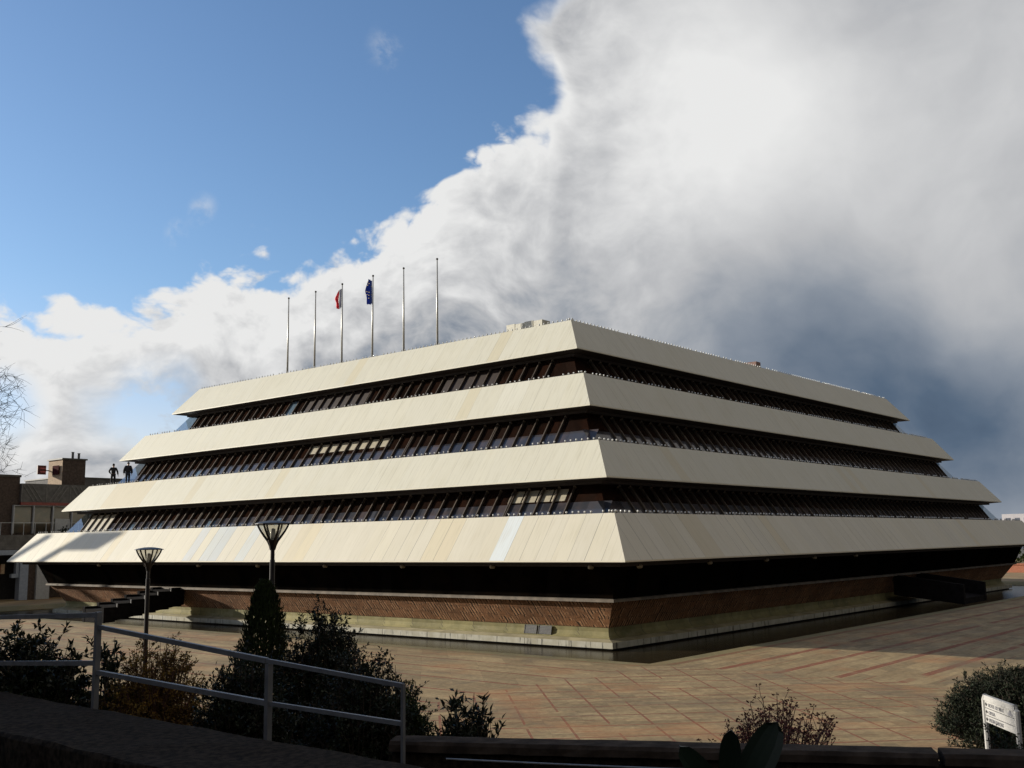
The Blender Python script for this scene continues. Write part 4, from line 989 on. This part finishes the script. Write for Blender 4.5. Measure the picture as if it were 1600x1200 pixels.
# dry flower shrub: bare reddish stems with dark dry heads
def dry_shrub(label,px,d,rx,ry,py,seed):
    g=np.random.default_rng(seed); base=foot(px,d); h=topz(py,px,d); root=empty('dry_flower_shrub',base,label,'shrub'); st=MB(); C=[];D=[];Nv=[];T=[]
    for i in range(int(46*rx)+6):
        a=g.uniform(0,2*PI); r=math.sqrt(g.uniform(0,1)); top=h*(1-.34*r*r)*g.uniform(.70,1.0)
        e=np.array([rx*r*math.cos(a),ry*r*math.sin(a),top]); b0=np.array([rx*.30*r*math.cos(a),ry*.3*r*math.sin(a),0.0]); mid=(b0+e)/2+np.array([g.normal(0,.05),g.normal(0,.05),.12])
        pts=[(1-t)**2*b0+2*t*(1-t)*mid+t*t*e+ (g.normal(0,.012,3) if 0<t<1 else 0) for t in (0,.2,.4,.6,.8,1)]
        st.tube([tuple(p) for p in pts],[.011,.010,.009,.008,.006,.004],4,cap=False)
        ends=[(e,1.0)]
        for k in range(g.integers(3,7)):
            t=g.uniform(.55,.97); p=(1-t)**2*b0+2*t*(1-t)*mid+t*t*e; dr=np.array([g.normal(0,.7),g.normal(0,.7),.8]); q=p+dr/np.linalg.norm(dr)*g.uniform(.07,.20)
            st.tube([tuple(p),tuple((p+q)/2+g.normal(0,.008,3)),tuple(q)],[.005,.004,.003],3,cap=False); ends.append((q,.7))
        for q,sc in ends:
            for j in range(int(6*sc)+2):
                dv=g.normal(0,1,3); dv[2]=abs(dv[2])*.7+.1; C.append(q+dv*.014); D.append(dv); Nv.append(g.normal(0,1,3)); v=g.uniform(.5,1.4); T.append((v,v*g.uniform(.8,1.1),v))
        for j in range(4):
            t=g.uniform(.5,.95); p=(1-t)**2*b0+2*t*(1-t)*mid+t*t*e; dv=g.normal(0,1,3); C.append(p); D.append(dv); Nv.append(g.normal(0,1,3)); v=g.uniform(.5,1.2); T.append((v,v,v))
    n=len(C); leaves('flower_heads',C,D,Nv,0.038*g.uniform(.6,1.2,n),.024*g.uniform(.7,1.2,n),LF['rust'],root,T); st.build('stem',BKR,root)
dry_shrub('bare reddish shrub with dry flower heads behind the low wall',1195,13.4,1.55,.6,1084,31)
# cypress
def cypress():
    g=np.random.default_rng(40); base=foot(412,16.2); h=topz(912,412,16.2)+.02; root=empty('cypress_tree',base,'slim dark cypress rising in front of the taller street lamp','tree')
    n=13000; C=[];D=[];Nv=[];T=[]
    lump=[(g.uniform(0,2*PI),g.uniform(.1,.9),g.uniform(.10,.22)) for _ in range(40)]
    for i in range(n):
        u=g.uniform(0,1)**1.15; a=g.uniform(0,2*PI); R0=.50*(1-u)**.48*(.80 if u<.12 else 1.0)+.012
        bmp=sum(k*math.exp(-((math.atan2(math.sin(a-q),math.cos(a-q))/.35)**2)-((u-w)/.07)**2) for q,w,k in lump)
        r=R0*(1+bmp*1.4)*g.uniform(.55,1.04); z=h*u*.985+.02
        C.append((r*math.cos(a),r*math.sin(a),z)); D.append((math.cos(a)*.45+g.normal(0,.25),math.sin(a)*.45+g.normal(0,.25),1.0)); Nv.append((math.cos(a)+g.normal(0,.4),math.sin(a)+g.normal(0,.4),g.normal(0,.3))); v=g.uniform(.55,1.45); T.append((v,v,v*.9))
    leaves('crown',C,D,Nv,.085*g.uniform(.6,1.3,n),.026*g.uniform(.6,1.2,n),LF['cypress'],root,T)
    b=MB(); b.tube([(0,0,-.02),(0,0,h*.5),(0,0,h*.9)],[.06,.04,.01],6); b.build('trunk',BK,root)
cypress()
# broad thick leaved plant close to the camera
def blade(b,p0,p1,w,bend,nrm,n=18):
    """thick pointed leaf blade with a channelled middle"""
    p0=Vector(p0);p1=Vector(p1); d=p1-p0; L=d.length; dn=d.normalized(); nr=Vector(nrm); s=dn.cross(nr).normalized(); nr=s.cross(dn)
    rows=[]
    for i in range(n+1):
        t=i/n; c=p0+d*t+nr*bend*math.sin(PI*t)*L
        ww=w*(.38+.62*math.sin(min(1,t*1.35)*PI/2))*math.sqrt(max(0.0,1-max(0,(t-.55)/.45)**3.2))+.002
        th=.010*(1-t)+.002
        rows.append([c-s*ww+nr*.16*w,c-s*ww*.5+nr*.02*w,c,c+s*ww*.5+nr*.02*w,c+s*ww+nr*.16*w,c+s*ww*.5-nr*th,c-nr*(th+.004),c-s*ww*.5-nr*th])
    for i in range(n):
        for k in range(8): b.face([rows[i][k],rows[i][(k+1)%8],rows[i+1][(k+1)%8],rows[i+1][k]])
    b.face(rows[-1])
ctr=at(1150,1330,3.6); ag=empty('agave_plant',(ctr.x,ctr.y,-1.1),'dark broad leaved agave close to the camera at the bottom edge','plant')
tocam=(CAM-ctr); tocam.z=.3; tocam.normalize()
for p1,p0,w,bend in (((1214,1128,3.6),(1128,1300,3.6),.054,.05),((1142,1140,3.5),(1138,1300,3.6),.034,-.04),((1062,1166,3.45),(1136,1245,3.6),.034,.12),((1235,1225,3.3),(1160,1290,3.6),.05,.12),((1085,1235,3.2),(1140,1290,3.6),.05,.12)):
    b=MB(); blade(b,at(*p0),at(*p1),w,bend,tocam); o=lpart(b,'leaf',LF['agave'],ag,smooth=True)
b=MB(); b.tube([(ctr.x,ctr.y,-1.1),(at(1147,1285,3.6))],[.05,.045],8); lpart(b,'stem',BK,ag)
b=MB(); c0=(ctr.x,ctr.y,-1.1); b.lathe(c0,[(0,0),(.16,0),(.22,.26),(.235,.28),(.20,.28),(.19,.22),(0,.22)],16)
# bare tree at the left edge
def bare_tree(base,h,seed,label):
    g=np.random.default_rng(seed); root=empty('bare_tree',base,label,'tree'); tr=MB(); cr=MB()
    def grow(p,d,L,r,lev):
        pts=[p]; rad=[r]; n=4 if lev<2 else 3; q=p; dd=d
        for i in range(n):
            dd=dd+g.normal(0,.13 if lev else .05,3)+np.array([0,0,.05 if lev<3 else -.02]); dd/=np.linalg.norm(dd); q=q+dd*L/n; pts.append(q); rad.append(r*(1-.62*(i+1)/n))
        if lev>1 and pts[-1][2]<4.75: return
        (tr if lev==0 else cr).tube([tuple(x) for x in pts],rad,7 if lev==0 else 5 if lev<2 else 3,cap=False)
        if lev>=5: return
        kids=(12,8,7,6,4)[lev]
        for k in range(kids):
            t=g.uniform(.30,1.0) if lev else g.uniform(.48,1.0); i=min(n-1,int(t*n)); f=t*n-i; pp=pts[i]*(1-f)+pts[i+1]*f; bd=pts[i+1]-pts[i]; bd/=np.linalg.norm(bd)
            side=np.cross(bd,g.normal(0,1,3)); side/=np.linalg.norm(side); nd=bd*g.uniform(.45,.8)+side*g.uniform(.6,.95); nd/=np.linalg.norm(nd)
            rr=max(.0070,rad[i]*(1-f)+rad[i+1]*f)*.58
            grow(pp,nd,L*g.uniform(.42,.66),rr,lev+1)
    grow(np.zeros(3),np.array([0.02,-.02,1.0]),h*.62,.14,0)
    tr.build('trunk',BK,root,True); cr.build('crown',plain('dark_twigs',(.018,.013,.011),.9),root)
tb=at(-262,1000,22); bare_tree((tb.x,tb.y,BZ),7.3,8,'bare leafless tree reaching in at the left edge')
# shrubs by the red wall far right, and plants in the balcony
for k,(x,y,rx,h) in enumerate(((109,6,2.2,2.6),(109.5,11,2.6,3.4),(110,17,2.4,2.8))):
    bush('far_shrub',('small rounded shrub behind the near end of the red wall','tallest shrub in the middle behind the red wall','rounded shrub behind the far end of the red wall')[k],'shrub',(x,y,-4.0),rx,rx,h,60,28,.30,.16,LF['fresh'] if k==1 else LF['dark'],BK,60+k)
bush('balcony_plant','low dark plant trough greenery on the balcony behind the railing','plant',(13.4,77.6,2.36),1.6,.4,.75,40,28,.16,.08,LF['dark'],BK,70)

# ------------------------------------------------------------------ direction sign
sa=at(1537,1085,16.0); sb_=at(1588,1101,15.05); sd=(sb_-sa); sd.z=0; SW=sd.length; sd.normalize(); sn=Vector((sd.y,-sd.x,0))
if sn.dot(CAM-sa)<0: sn=-sn
sg=empty('direction_sign',(sa.x,sa.y,BZ),'white direction sign with three arrowed slats in front of the dark bush','sign')
zt=sa.z
def spt(u,z,o=0.0): p=sa+sd*u+sn*o; return Vector((p.x,p.y,z))
for u in (0,SW):
    b=MB(); b.tube([spt(u,BZ),spt(u,zt-.06),spt(u+(.05 if u==0 else -.05),zt-.005)],.035,8); lpart(b,'post',M['signwhite'],sg)
b=MB(); b.bar(spt(.03,zt-.032),spt(SW-.03,zt-.032),.05,.07); lpart(b,'top_bar',M['signwhite'],sg)
words=['HOTEL DE VILLE','OPERA','MEDIATHEQUE']
for k in range(3):
    z1=zt-.075-.097*k; z0=z1-.086; b=MB(); b.bar(spt(.04,(z0+z1)/2),spt(SW-.04,(z0+z1)/2),.02,z1-z0); sl_=lpart(b,'slat',M['signwhite'],sg)
    b=MB(); o=.0125
    b.face([spt(.07,(z0+z1)/2+.030,o),spt(.07,(z0+z1)/2-.030,o),spt(.125,(z0+z1)/2,o)]); b.face([spt(.055,(z0+z1)/2+.012,o+.001),spt(.055,(z0+z1)/2-.012,o+.001),spt(.075,(z0+z1)/2-.012,o+.001),spt(.075,(z0+z1)/2+.012,o+.001)])
    ar=b.build('arrow',M['blackpaint'],None); ar.parent=sl_
    cu=bpy.data.curves.new('lettering','FONT'); cu.body=words[k]; cu.size=.068; cu.extrude=.0015; cu.materials.append(M['greytext'])
    tmp=bpy.data.objects.new('tmp',cu); col.objects.link(tmp); bpy.context.view_layer.update(); tme=bpy.data.meshes.new_from_object(tmp.evaluated_get(bpy.context.evaluated_depsgraph_get())); bpy.data.objects.remove(tmp); tme.name='lettering'
    if not tme.materials: tme.materials.append(M['greytext'])
    tx=bpy.data.objects.new('lettering',tme); col.objects.link(tx); tx.parent=sl_
    xm=Matrix((( sd.x,0,sn.x),(sd.y,0,sn.y),(0,1,0)))
    tx.matrix_basis=Matrix.Translation(spt(.15,z0+.019,o+.001))@xm.to_4x4()
    if k==0:
        b=MB(); zc=(z0+z1)/2; w=SW-.25
        b.face([spt(w,zc-.035,o),spt(w+.13,zc-.035,o),spt(w+.13,zc-.005,o),spt(w,zc-.005,o)]); b.face([spt(w+.02,zc-.004,o+.001),spt(w+.11,zc-.004,o+.001),spt(w+.085,zc+.035,o+.001),spt(w+.04,zc+.035,o+.001)])
        ic=b.build('pictogram',M['greytext'],None); ic.parent=sl_
# tall block added out of frame at left that shades the terrace
H_=Vector((SUN.x,SUN.y,0)).normalized(); E_=Vector((H_.y,-H_.x,0))
def hp(c,s): v=E_*c+H_*s; return v
b=MB(); c0,c1,s0,s1=-85,-31.6,24,52
q=[hp(c0,s0),hp(c1,s0),hp(c1,s1),hp(c0,s1)]
for k in range(4):
    p,r=q[k],q[(k+1)%4]; b.face([(p.x,p.y,-4.5),(r.x,r.y,-4.5),(r.x,r.y,26),(p.x,p.y,26)])
b.face([(p.x,p.y,26) for p in q])
ob=empty('shading_block',tuple((q[0]+q[2])/2)[:2]+(-4.5,),'unseen tall block with window strips, added at left to shade the terrace','building')
lpart(b,'wall',M['precast'],ob)
for f in range(8):
    b=MB()
    for k in range(4):
        p,r=q[k],q[(k+1)%4]; d=(r-p); L=d.length; d.normalize(); nn=Vector((d.y,-d.x,0))
        if nn.dot((p+r)/2-(q[0]+q[2])/2)<0: nn=-nn
        pp=p+d*1.0+nn*.05; rr_=r-d*1.0+nn*.05; b.face([(pp.x,pp.y,-2+f*3.4),(rr_.x,rr_.y,-2+f*3.4),(rr_.x,rr_.y,-.3+f*3.4),(pp.x,pp.y,-.3+f*3.4)])
    lpart(b,'window_strip',M['glass_black'],ob)
